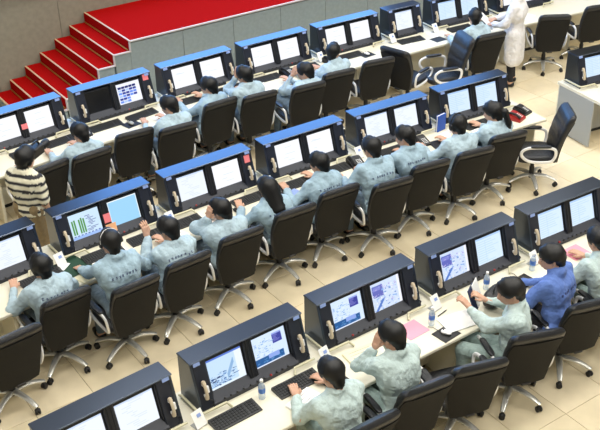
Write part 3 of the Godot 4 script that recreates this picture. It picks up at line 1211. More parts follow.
func mouse(k: int, idx: float, d: float, turn: float, label: String, mt: Material, y := .7565) -> void:
	var t := thing("computer_mouse", label, "mouse", at(k, idx, d, y, turn))
	var m := MB.new()
	m.pillow(Vector3(0, .016, 0), Vector3(.06, .034, .105), .7, Basis(), 16, 10)
	var b := put("mouse_body", m.mesh(), mt, t)
	m = MB.new()
	m.lathe([Vector2(0, -.004), Vector2(.008, -.004), Vector2(.008, .004), Vector2(0, .004)], Vector3(0, .031, -.03), 10, Basis(Vector3.FORWARD, PI / 2))
	put("wheel", m.mesh(), M.kbody, b)
	m = MB.new()
	m.tube([Vector3(0, .01, -.05), Vector3(.01, .004, -.09), Vector3(.03, .004, -.14), Vector3(.02, .004, -.19)], .003, 5)
	put("cable", m.mesh(), M.kbody, t)

func desk_phone(k: int, idx: float, d: float, turn: float, mt: Material, label: String) -> void:
	var t := thing("desk_telephone", label, "telephone", at(k, idx, d, .7505, turn))
	var m := MB.new()
	m.prism([Vector2(-.10, 0), Vector2(.10, 0), Vector2(.10, .025), Vector2(-.06, .075), Vector2(-.10, .075)], -.09, .09)
	put("base", m.mesh(), mt, t)
	m = MB.new()
	m.tube([Vector3(-.055, .075, -.09), Vector3(-.055, .095, -.05), Vector3(-.055, .088, .02), Vector3(-.055, .055, .09)], [.02, .016, .016, .02], 8)
	put("receiver", m.mesh(), mt if mt != M.red else M.blackplastic, t)
	m = MB.new()
	for r in 4:
		for c in 3:
			m.box(Vector3(.01 + c * .024, .058 - r * .0075, -.01 + r * .024), Vector3(.016, .008, .014), .002)
	put("buttons", m.mesh(), M.armsilver, t)

var chn := [0, 0, 0]
func card_holder(k: int, idx: float, d: float) -> void:
	chn[k] += 1
	var t := thing("card_stand", "white slanted card stand, %s from the stair end of the %s" % [ORD[chn[k] - 1], ROWNAME[k]], "card stand", at(k, idx, d, .751, .15), "card stands of the " + ROWNAME[k])
	put("card", boxmesh(Vector3(.11, .15, .004), .001), M.paper, t, Transform3D(Basis(Vector3.RIGHT, -.55), Vector3(0, .075, 0)))
	put("foot", boxmesh(Vector3(.11, .006, .09), .002, Vector3(0, .003, -.01)), M.greypanel, t)
	put("spot", boxmesh(Vector3(.04, .03, .002), .0005), M.plate, t, Transform3D(Basis(Vector3.RIGHT, -.55), Vector3(0.01, .10, -.01)))

# ------------------------------------------------------------------ the place
const ORD := ["first", "second", "third", "fourth", "fifth", "sixth", "seventh", "eighth", "ninth", "tenth", "eleventh", "twelfth", "thirteenth"]
const PANEL_GLOW := 1.6
const PANEL_LIGHT := 3.0
const WALL_GLOW := 3.8

func _ready() -> void:
	# camera
	var cam := Camera3D.new()
	cam.name = "camera"
	add_child(cam)
	cam.fov = 24.799
	cam.near = .05
	cam.far = 80
	cam.transform = Transform3D(Basis(Vector3(.819021, -.016011, .57354), Vector3(.304797, .859042, -.411273), Vector3(-.48611, .511654, .708454)).orthonormalized(), Vector3(-6.940409, 6.409519, 7.869721))
	cam.current = true
	# sky and exposure
	var we := WorldEnvironment.new()
	we.name = "environment"
	var e := Environment.new()
	e.background_mode = Environment.BG_COLOR
	e.background_color = Color(.05, .05, .05)
	e.tonemap_mode = Environment.TONE_MAPPER_LINEAR
	e.tonemap_exposure = 1.75
	e.sdfgi_enabled = true
	e.ssao_enabled = true
	e.ssil_enabled = true
	we.environment = e
	add_child(we)
	materials()
	# ceiling lights
	ceiling_lights()
	structure()
	wall_display()
	wrinkle.seed = 5
	wrinkle.frequency = .05
	rows()
	prototypes()
	chairs()
	people()
	desk_things()

func ceiling_lights() -> void:
	var g := mat(.9, .9, .9, .6)
	g.emission_enabled = true
	g.emission = Color(1, .985, .95)
	g.emission_energy_multiplier = PANEL_GLOW
	var frame := mat(.8, .8, .8, .5)
	for ix in 4:
		for iz in 4:
			var p := Vector3(-6.0 + ix * 4.6, 9.2, -4.2 + iz * 4.0)
			var t := thing("ceiling_light", "white luminous panel let into the ceiling", "ceiling light", Transform3D(Basis(), p), "luminous ceiling panels")
			put("frame", boxmesh(Vector3(2.5, .05, 1.3), .01, Vector3(0, -.005, 0)), frame, t)
			put("diffuser", boxmesh(Vector3(2.4, .02, 1.2), .004, Vector3(0, -.035, 0)), g, t)
			var l := AreaLight3D.new()
			l.name = "lamp"
			t.add_child(l, true)
			l.area_size = Vector2(2.4, 1.2)
			l.area_normalize_energy = false
			l.rotation_degrees.x = -90
			l.position.y = -.06
			l.light_energy = PANEL_LIGHT
			l.light_color = Color(1, .985, .95)
			l.area_range = 40
			l.shadow_enabled = true

func structure() -> void:
	var x0 := -9.0
	var x1 := 14.0
	var z0 := -6.8
	var z1 := 10.5
	var H := 9.3
	var W := x1 - x0
	var mx := (x0 + x1) / 2
	var D := z1 - z0
	var mz := (z0 + z1) / 2
	var fl := struct("floor", boxmesh(Vector3(W, .2, D), 0, Vector3(mx, -.106, mz)), M.grout)
	# floor tiles, the ones in sight singly
	var s := .586
	var tm := boxmesh(Vector3(s - .006, .012, s - .006), .0015, Vector3(0, -.006, 0))
	var list := []
	var rest := MB.new()
	var ox := -5.04
	var oz := -4.1
	for ix in range(-7, 33):
		for iz in range(-5, 25):
			var c := Vector3(ox + (ix + .5) * s, 0, oz + (iz + .5) * s)
			if c.x < x0 + .3 or c.x > x1 - .3 or c.z < z0 + .3 or c.z > z1 - .3: continue
			# the wedge of floor between the stage and the last row
			var seen := c.x > -5.9 and c.x < 5.6 and c.z > -4.0 and c.z < 3.6 and c.z < 3.9 - .12 * c.x and (c.z - .2 < 2.6 + (c.x + 5.0) * .35) and c.z > -3.4 + (c.x - 5.0) * .0 and (c.x + 5.9) * .9 + c.z > -2.9
			if seen and list.size() < 300:
				list.append(c)
			else:
				rest.box(c + Vector3(0, -.006, 0), Vector3(s - .006, .012, s - .006), 0)
	var rng := RandomNumberGenerator.new()
	rng.seed = 8
	for c in list:
		put("tile", tm, M.tile[rng.randi_range(0, 2)], fl, Transform3D(Basis(), c))
	put("tile_field", rest.mesh(), M.tile[0], fl).set_meta("kind", "stuff")
	struct("ceiling", boxmesh(Vector3(W + .4, .2, D + .4), 0, Vector3(mx, H + .1, mz)), M.ceiling)
	struct("wall_left", boxmesh(Vector3(.2, H, D), 0, Vector3(x0 - .1, H / 2, mz)), M.sidewall)
	struct("wall_right", boxmesh(Vector3(.2, H, D), 0, Vector3(x1 + .1, H / 2, mz)), M.sidewall)
	struct("wall_back", boxmesh(Vector3(W, H, .2), 0, Vector3(mx, H / 2, z1 + .1)), M.sidewall)
	var wf := struct("wall_front", boxmesh(Vector3(W, H, .2), 0, Vector3(mx, H / 2, z0 - .112)), M.backing)
	var pw := 1.15
	var pm := boxmesh(Vector3(pw - .008, 3.0, .012), .003)
	for j in 20:
		for q in 3:
			put("panel", pm, M.darkenedtier if q == 2 else M.wall, wf, Transform3D(Basis(), Vector3(x0 + .03 + j * pw, 1.52 + q * 3.03, z0 - .006)))
	# stage with its stair
	var ph := 1.155
	var zf := -5.16
	var sx := -1.07
	var st := struct("trim_1", boxmesh(Vector3(x1 - sx, ph - .02, zf - z0 - .02), 0, Vector3((sx + x1) / 2, ph / 2 - .01, (zf + z0) / 2 - .01)), M.backing)
	st.set_meta("label", "raised stage with red carpet and grey panelled front")
	var cw := boxmesh(Vector3(x1 - sx - .03, .012, zf - z0 - .03), .004, Vector3((sx + x1) / 2, ph - .010, (zf + z0) / 2 - .0))
	put("carpet", cw, M.carpet, st)
	pm = boxmesh(Vector3(.914, ph - .05, .014), .003)
	for j in 16:
		put("front_panel", pm, M.stagewall, st, Transform3D(Basis(), Vector3(sx + .46 + j * .92, (ph - .05) / 2, zf - .011)))
	put("edge_trim", boxmesh(Vector3(x1 - sx, .026, .03), .005, Vector3((sx + x1) / 2, ph - .017, zf - .006)), M.trim, st)
	put("nosing", boxmesh(Vector3(.03, .02, zf - z0 - .02), .004, Vector3(sx + .004, ph - .008, (zf + z0) / 2)), M.nosing, st)
	# steps down to the left
	var stair := Node3D.new()
	stair.name = "trim_2"
	add_child(stair)
	stair.set_meta("kind", "structure")
	stair.set_meta("label", "stair of red carpeted steps up to the stage")
	var rise := ph / 7.0
	var run := .279
	for j in 6:
		var y := ph - rise * (j + 1)
		var xa := sx - run * (j + 1)
		var step := put("step", boxmesh(Vector3(run + .02, y - .012, zf - z0 - .02), 0, Vector3(xa + run / 2 + .01, (y - .012) / 2, (zf + z0) / 2 - .0)), M.stagewall, stair)
		put("carpet", boxmesh(Vector3(run, .012, zf - z0 - .045), .004, Vector3(xa + run / 2, y - .008, (zf + z0) / 2 - .01)), M.carpet, step)
		put("riser", boxmesh(Vector3(.012, rise - .004, zf - z0 - .045), .003, Vector3(xa + run - .008, y + rise / 2 - .004, (zf + z0) / 2 - .01)), M.carpet, step)
		put("nosing", boxmesh(Vector3(.028, .02, zf - z0 - .02), .004, Vector3(xa + .004, y - .008, (zf + z0) / 2)), M.nosing, step)
		put("stringer_cap", boxmesh(Vector3(run + .02, .022, .035), .004, Vector3(xa + run / 2 + .005, y - .012, zf - .008)), M.trim, step)
		put("riser_cap", boxmesh(Vector3(.02, rise, .035), .004, Vector3(xa + run + .003, y + rise / 2, zf - .0085)), M.trim, step)
		var m := MB.new()
		m.tube([Vector3(xa + run - .024, y + .010, z0 + .03), Vector3(xa + run - .024, y + .010, zf - .04)], .011, 8)
		put("stair_rod", m.mesh(), M.rod, step)

func wall_display() -> void:
	var g := mat(.02, .02, .03, .3)
	var im := Image.create(200, 80, false, Image.FORMAT_RGB8)
	im.fill(Color(.475, .70, .97))
	var rng := RandomNumberGenerator.new()
	rng.seed = 77
	for k in 60:
		im.fill_rect(Rect2i(rng.randi_range(0, 190), rng.randi_range(0, 76), rng.randi_range(4, 30), rng.randi_range(1, 5)), [Color(.44, .68, .98), Color(.50, .75, 1.0)][k % 2])
	g.emission_enabled = true
	g.emission = Color.BLACK
	g.emission_texture = ImageTexture.create_from_image(im)
	g.emission_energy_multiplier = WALL_GLOW
	for q in [[3.3, 4.62, 9.4, 1.9, "wide blue display high on the wall above the stage"], [.2, 2.62, 9.8, 1.7, "blue display on the wall just above the stair and stage"]]:
		var t := thing("wall_display", q[4], "display", Transform3D(Basis(), Vector3(q[0], q[1], -6.8)))
		put("frame", boxmesh(Vector3(q[2] + .16, q[3] + .16, .08), .01, Vector3(0, 0, .042)), M.dark, t)
		var m := MB.new()
		var w: float = q[2] / 2
		var h: float = q[3] / 2
		m.face([Vector3(-w, -h, .086), Vector3(w, -h, .086), Vector3(w, h, .086), Vector3(-w, h, .086)], Vector3.BACK, [Vector2(0, 1), Vector2(1, 1), Vector2(1, 0), Vector2(0, 0)])
		put("screen", m.mesh(), g, t)
		var l := AreaLight3D.new()
		l.name = "glow"
		t.add_child(l, true)
		l.area_size = Vector2(q[2], q[3])
		l.area_normalize_energy = false
		l.rotation_degrees.y = 180
		l.position.z = .1
		l.light_energy = .06
		l.light_color = Color(.34, .52, .94)
		l.area_range = 40
		l.shadow_enabled = true

func rows() -> void:
	desk_row(0, -1.5, 8.6, .93, [-1.5, -.5, .5, 1.5, 2.5, 3.5, 4.5, 5.13, 6.15, 7.15, 8.15], "long curved cream worktop of the row beside the red stage", "stage-side row")
	desk_row(1, -1.0, 5.56, .87, [-1.0, -.02, .5, 1.5, 2.5, 3.5, 4.5, 5.52], "long curved cream worktop of the middle row, ending at the aisle", "middle row")
	desk_row(2, -.5, 5.5, .9, [-.5, .5, 1.5, 2.5, 3.5, 4.5, 5.5], "long curved cream worktop of the row farthest from the stage", "rear row")
	desk_row(1, 6.30, 8.3, .87, [6.30, 7.3, 8.3], "short cream worktop across the aisle from the middle row", "row across the aisle")
	# stage-side row
	console(0, 0, ["white", "white"], "slate console beside the red stair with a pink sticker between two white screens", {"pink_sticker": [-.0, .22, .085, .07, M.pinklabel, .003, "pink sticker between two white screens by the stair"]})
	console(0, 1, ["black", "table"], "slate console with one black screen and one blue table screen", {"pink_sticker": [.50, .40, .085, .085, M.pinklabel, .004, "pink sticker beside the screen showing a blue table"]})
	console(0, -1, ["white", "white"], "slate console in the row beside the stage, farthest towards the left wall")
	for j in [2, 3, 4]:
		console(0, j, ["white", "white"], "slate console with two blank white screens, %s after the one with a black screen" % ORD[j - 2])
	console(0, 4.81, ["text"], "narrow slate console with a single white screen")
	console(0, 5.645, ["pale", "pale"], "slate console with two pale blue screens just past the narrow single-screen one")
	console(0, 6.65, ["white", "white"], "slate console near the person in the white coat, two white screens")
	# middle row
	console(1, -.02, ["text", "text"], "slate console of the middle row before the one showing green bars")
	console(1, 1, ["bars", "cyan"], "slate console whose screens show green bars and plain cyan", {"pink_sticker": [0, .245, .08, .10, M.pinklabel, .004, "pink label between the green bar screen and the cyan screen"], "orange_note": [.02, .125, .12, .10, M.orange, .004, "orange paper note under the pink label between two screens"]})
	console(1, 2, ["text", "white"], "slate console of the middle row right after the one showing green bars", {"pink_sticker": [.51, .36, .075, .09, M.pinklabel, .004, "pink sticker on the right cheek of a middle row console"]})
	console(1, 3, ["white", "white"], "slate console of the middle row, third from the aisle end")
	console(1, 4, ["text", "text"], "slate console of the middle row, second from the aisle end")
	console(1, 5, ["pale", "pale"], "slate console at the aisle end of the middle row with pale blue screens")
	console(1, 6.80, ["pale", "pale"], "slate console across the aisle from the middle row")
	# row farthest from the stage
	console(2, 0, ["text", "text"], "grey-topped console at the left end of the rear row with text screens")
	console(2, 1, ["map", "plot"], "grey-topped console showing a launch site picture and a plot")
	console(2, 2, ["plot", "rocket"], "grey-topped console showing a plot and violet windows")
	console(2, 3, ["rocket", "pale"], "grey-topped console showing violet windows and a pale list")
	console(2, 4, ["pale", "pale"], "grey-topped console showing two pale blue lists")

func chairs() -> void:
	var A := [[-.27, 1.24, .1], [.173, 1.277, 0], [.73, 1.118, -.12], [1.116, 1.322, -.1], [1.728, 1.013, 0], [2.178, 1.139, -.1], [2.719, 1.289, -.1], [3.185, 1.16, -.1], [3.756, 1.137, -.15]]
	var la := ["empty black office chair beside the striped shirt cameraman", "black office chair carrying the first operator beside the red stair", "empty black office chair between the first and second operators of the stage-side row", "black office chair of the operator by the blue table screen", "black office chair of the operator stretching an arm sideways in the stage-side row", "black office chair of the operator holding a hand to the cheek in the stage-side row", "black office chair of the operator bent low in the stage-side row", "black office chair of the last operator before the empty chairs in the stage-side row", "empty black office chair facing the single-screen console"]
	for j in A.size():
		chair(at(0, A[j][0], A[j][1], 0, A[j][2]), la[j], "office chairs of the stage-side row", j * .7)
	chair(at(0, 4.32, 1.22, 0, -1.25), "empty black office chair turned sideways showing its silver arm loop", "office chairs of the stage-side row", .2)
	chair(at(0, 4.69, 1.40, 0, 1.35), "empty black office chair turned to show its ribbed front", "office chairs of the stage-side row", .5)
	chair(at(0, 5.30, 1.26, 0, -.1), "black office chair right behind the person in the white coat", "office chairs of the stage-side row", .9)
	chair(at(0, 6.47, 1.18, 0, -.45), "empty black office chair past the person in the white coat", "office chairs of the stage-side row", .4)
	chair(at(0, 7.12, 1.15, 0, -.2), "empty black office chair last in the stage-side row", "office chairs of the stage-side row", .1)
	var B := [[-.28, 1.22, 0], [.205, .993, 0], [.68, 1.233, 0], [1.158, 1.199, .0], [1.702, 1.132, -.05], [2.266, 1.073, -.05], [2.763, 1.002, -.05], [3.235, 1.214, -.1], [3.722, 1.122, -.1], [4.226, 1.16, -.12], [4.711, 1.052, -.15]]
	var lb := ["black office chair at the left end of the middle row", "black office chair of the operator left of the green bar screen", "black office chair of the operator with a headset in the middle row", "black office chair of the operator raising a hand in the middle row", "black office chair of the operator leaning the head on a hand in the middle row", "black office chair of the long-haired operator", "black office chair of the operator next to the long-haired one", "black office chair of the operator working before two white screens in the middle row", "black office chair of the operator beside scattered papers in the middle row", "black office chair of the operator with headphones", "black office chair of the ponytailed operator at the aisle"]
	for j in B.size():
		chair(at(1, B[j][0], B[j][1], 0, B[j][2]), lb[j], "office chairs of the middle row", .93 + .15 * sin(j * 2.3))
	chair(at(1, 5.25, 1.12, 0, 1.05), "empty black office chair at the aisle end turned to show its ribbed front", "office chairs of the middle row", .35)
	var C := [[1.22, 1.16, -.05], [1.735, 1.10, -.15], [2.19, 1.19, -.3], [2.74, 1.19, -.35], [3.29, 1.14, -.25], [3.78, 1.12, -.1]]
	var lc := ["black office chair of the operator writing in the rear row", "black office chair of the operator with hands at the face in the rear row", "empty black office chair in the rear row", "black office chair of the operator reading a navy folder", "black office chair of the operator in the royal blue shirt", "black office chair past the royal blue shirt in the rear row"]
	for j in C.size():
		chair(at(2, C[j][0], C[j][1], 0, C[j][2]), lc[j], "office chairs of the rear row", .9 + .12 * j)

func V(x: float, y: float, z: float) -> Vector3:
	return Vector3(x, y, z)

func people() -> void:
	var bl := {"shirt": M.shirtblue}
	var pa := {"shirt": M.shirtpale}
	# stage-side row
	seated(0, .173, 1.277, V(.06, 1.15, -.0), {"nod": -.4, "gaze": .2}, pa, "operator in a pale blue shirt beside the red stair, head bowed")
	seated(0, 1.116, 1.322, V(.12, 1.13, -.08), {"nod": -.35, "gaze": .5, "hand-1": V(-.08, .80, -.43), "hand1": V(.25, .80, -.40)}, pa, "operator in a pale blue shirt reaching for papers by the blue table screen")
	seated(0, 1.728, 1.013, V(.10, 1.09, -.06), {"nod": -.3, "gaze": .5, "hand-1": V(-.18, .80, -.40), "twist": .15}, bl, "operator in a grey blue shirt stretching an arm sideways along the worktop")
	seated(0, 2.178, 1.139, V(-.02, 1.19, -.02), {"nod": -.1, "gaze": .45, "tip": .15, "hand-1": V(-.115, 1.15, -.10), "pole-1": V(-.3, -1, -.6), "point-1": V(.15, .9, .1), "palm-1": V(-1, .1, .2), "grip-1": "curl"}, pa, "operator in a pale blue shirt holding a hand to the cheek")
	seated(0, 2.719, 1.289, V(.20, 1.05, -.04), {"nod": -.3, "gaze": .6, "hand-1": V(.04, .98, -.16), "pole-1": V(-.4, -1, -.3), "point-1": V(.3, .8, .2), "palm-1": V(-1, .1, .2), "grip-1": "curl"}, pa, "operator in a pale blue shirt bent low with a hand at the mouth")
	seated(0, 3.185, 1.16, V(.19, 1.15, -.08), {"nod": -.2, "gaze": -.9}, pa, "operator in a pale blue shirt looking aside, last before the empty chairs")
	seated(0, 5.30, 1.26, V(-.02, 1.20, -.05), {"nod": -.3, "gaze": -.6}, pa, "dark-haired operator sitting next to the person in the white coat")
	# middle row
	seated(1, .205, .993, V(.0, 1.14, -.09), {"nod": -.35}, {"shirt": M.shirtpale, "lettering": 11, "hair": "fringe"}, "operator in a pale blue shirt left of the green bar screen")
	var p := seated(1, .68, 1.233, V(.03, 1.26, -.11), {"nod": -.3, "gaze": -.1, "hand-1": V(-.14, .80, -.53), "hand1": V(.36, .80, -.36)}, {"shirt": M.shirtblue, "lettering": 12}, "operator with a headset and dark lettering on a grey blue shirt")
	headset(p, "thin light headset band worn by a middle row operator", .004, M.armsilver, .018)
	seated(1, 1.158, 1.199, V(.07, 1.14, -.10), {"nod": -.3, "gaze": .3, "hand-1": V(-.02, .92, -.42), "pole-1": V(-.6, -1, 0), "point-1": V(0, .8, -.3), "palm-1": V(0, .3, 1)}, {"shirt": M.shirtpale, "lettering": 13}, "operator in a pale blue shirt raising a hand from the worktop in the middle row")
	seated(1, 1.702, 1.132, V(.02, 1.11, -.07), {"nod": -.3, "gaze": .35, "tip": .12, "hand-1": V(-.13, 1.03, -.11), "pole-1": V(-.3, -1, -.4), "point-1": V(.2, .9, .1), "palm-1": V(-1, .1, .2), "grip-1": "curl"}, {"shirt": M.shirtpale}, "operator in a pale blue shirt leaning the head on a hand in the middle row")
	seated(1, 2.266, 1.073, V(-.08, 1.13, -.06), {"nod": -.25, "gaze": .1, "hand-1": V(-.27, .80, -.36)}, {"shirt": M.shirtblue, "hair": "long", "lettering": 15}, "long-haired operator in a grey blue shirt")
	seated(1, 2.763, 1.002, V(.05, 1.15, -.10), {"nod": -.25, "gaze": .35, "hand-1": V(-.26, .80, -.33)}, {"shirt": M.shirtblue, "lettering": 16}, "operator in a spotted grey blue shirt sitting next to the long-haired one")
	seated(1, 3.235, 1.214, V(.04, 1.24, -.13), {"nod": -.3, "gaze": .1, "hand-1": V(-.2, .80, -.36)}, {"shirt": M.shirtblue, "lettering": 17}, "operator in a grey blue shirt before two white screens of the middle row")
	seated(1, 3.722, 1.122, V(-.05, 1.21, -.10), {"nod": -.3, "gaze": .5}, {"shirt": M.shirtblue, "lettering": 18}, "operator in a grey blue shirt looking aside beside the scattered papers")
	p = seated(1, 4.226, 1.16, V(.06, 1.17, -.09), {"nod": -.35, "gaze": -.1}, {"shirt": M.shirtpale, "hair": "fringe"}, "operator wearing large black headphones")
	headset(p, "large black headphones worn at the aisle end of the middle row", .010, M.blackplastic, .034)
	seated(1, 4.711, 1.052, V(.07, 1.15, -.07), {"nod": -.25, "gaze": .5}, {"shirt": M.shirtpale, "hair": "pony"}, "ponytailed operator at the aisle end of the middle row")
	# row farthest from the stage
	var mi := {"shirt": M.shirtmint, "trousers": M.trousersmint}
	seated(2, 1.20, 1.12, V(.01, 1.20, -.10), {"nod": -.45, "hand-1": V(-.12, .80, -.42), "hand1": V(.22, .80, -.40)}, mi, "operator in a mint shirt writing beside the keyboards of the rear row")
	seated(2, 1.669, 1.118, V(.05, 1.26, -.11), {"nod": -.3, "gaze": .25, "hand-1": V(-.08, 1.14, -.19), "hand1": V(.10, 1.10, -.25), "pole-1": V(-.5, -1, -.3), "pole1": V(.4, -1, -.3), "point-1": V(.3, .9, .1), "point1": V(-.2, .9, .1), "palm-1": V(-1, .1, .3), "palm1": V(1, .1, .3), "grip-1": "curl", "grip1": "curl"}, mi, "operator in a mint shirt with both hands at the face")
	seated(2, 2.64, 1.20, V(.10, 1.24, -.02), {"hip": V(.04, .60, .04), "nod": -.3, "gaze": .35, "twist": .1, "hand-1": V(.14, .93, -.37), "hand1": V(.34, .92, -.27), "point-1": V(.1, .6, -.7), "point1": V(-.2, .5, -.7), "grip-1": "curl", "grip1": "curl"}, mi, "operator in a mint shirt reading a navy folder", .6)
	seated(2, 3.16, 1.10, V(.11, 1.26, -.10), {"nod": -.25, "gaze": .55, "hand-1": V(-.08, .80, -.42)}, {"shirt": M.shirtroyal, "lettering": 24, "trousers": M.trousersdark}, "operator in a royal blue shirt with dark lettering", .3)
	seated(2, 3.72, 1.08, V(.0, 1.20, -.12), {"nod": -.3}, mi, "operator in a mint shirt past the royal blue shirt")
	# standing figures
	person({"hip": V(0, .90, .02), "head": V(.0, 1.58, -.05), "neck": V(0, 1.42, .0), "hunch": .02, "nod": -.3, "gaze": .2, "knee-1": V(-.10, .48, .0), "knee1": V(.10, .48, -.02), "foot-1": V(-.11, .085, .04), "foot1": V(.12, .085, .02), "hand-1": V(-.16, 1.03, -.30), "hand1": V(.08, 1.05, -.32), "grip-1": "curl", "grip1": "curl"}, Transform3D(Basis(Vector3.UP, .55), V(4.30, 0, -2.40)), {"shirt": M.coat, "coat": true, "trousers": M.trousersdark}, "person in a long white coat standing behind the stage-side row")
	var sheetpos := Transform3D(Basis(Vector3.UP, .55), V(4.30, 0, -2.40)) * Transform3D(Basis(Vector3.RIGHT, .7), V(-.06, 1.04, -.43))
	var ps := put("paper_sheet", boxmesh(Vector3(.22, .003, .30), .0008), M.paper, null, sheetpos)
	tag(ps, "white paper sheet held by the person in the white coat", "paper")
	person({"hip": V(0, .97, .02), "head": V(.0, 1.52, -.05), "neck": V(0, 1.385, .0), "size": .92, "hunch": .02, "nod": -.1, "gaze": -.1, "knee-1": V(-.10, .46, -.02), "knee1": V(.10, .46, -.02), "foot-1": V(-.11, .085, .04), "foot1": V(.12, .085, .0), "hand-1": V(-.14, 1.40, -.26), "hand1": V(.17, .86, -.10), "pole1": V(.5, -.3, .8), "grip-1": "curl", "grip1": "curl"}, Transform3D(Basis(Vector3.UP, -.95), V(-4.06, 0, -1.64)), {"shirt": M.stripe, "stripes": true, "short_sleeve": true, "trousers": M.khaki, "hair": "fringe"}, "person in a black and cream striped polo shirt filming from the aisle")
	camcorder(Transform3D(Basis(Vector3.UP, -.95), V(-4.06, 0, -1.64)) * Transform3D(Basis(), V(-.02, 1.50, -.27)))

func headset(p: Dictionary, label: String, r: float, mt: Material, cup: float) -> void:
	var root: Node3D = p.node
	var t := thing("headset", label, "headset", root.transform * (p.head as Transform3D))
	var m := MB.new()
	var path := []
	for j in 13:
		var a := PI * j / 12.0
		path.append(V(cos(a) * .098, .02 + sin(a) * .118, .012))
	m.tube(path, r, 6)
	put("band", m.mesh(), mt, t)
	for s in [-1.0, 1.0]:
		m = MB.new()
		m.pillow(V(s * .098, .0, .01), V(.032, cup * 2.2, cup * 2.0), .8, Basis(), 14, 8)
		put("ear_cup", m.mesh(), M.blackplastic, t)

func camcorder(t: Transform3D) -> void:
	var o := thing("camcorder", "black camcorder held up by the person in the striped shirt", "camera", t)
	put("body", boxmesh(V(.10, .12, .24), .015), M.blackplastic, o)
	var m := MB.new()
	m.lathe([Vector2(0, 0), Vector2(.042, 0), Vector2(.042, .06), Vector2(.05, .07), Vector2(.05, .12), Vector2(.04, .12), Vector2(.036, .10), Vector2(0, .10)], V(0, 0, -.12), 16, Basis(Vector3.RIGHT, -PI / 2))
	put("lens", m.mesh(), M.dark, o)
	m = MB.new()
	m.tube([V(0, .06, .08), V(0, .10, .06), V(0, .105, -.06), V(0, .06, -.09)], .012, 8)
	put("handle", m.mesh(), M.blackplastic, o)
	put("viewfinder", boxmesh(V(.045, .045, .10), .008, V(-.04, .06, .12)), M.blackplastic, o)

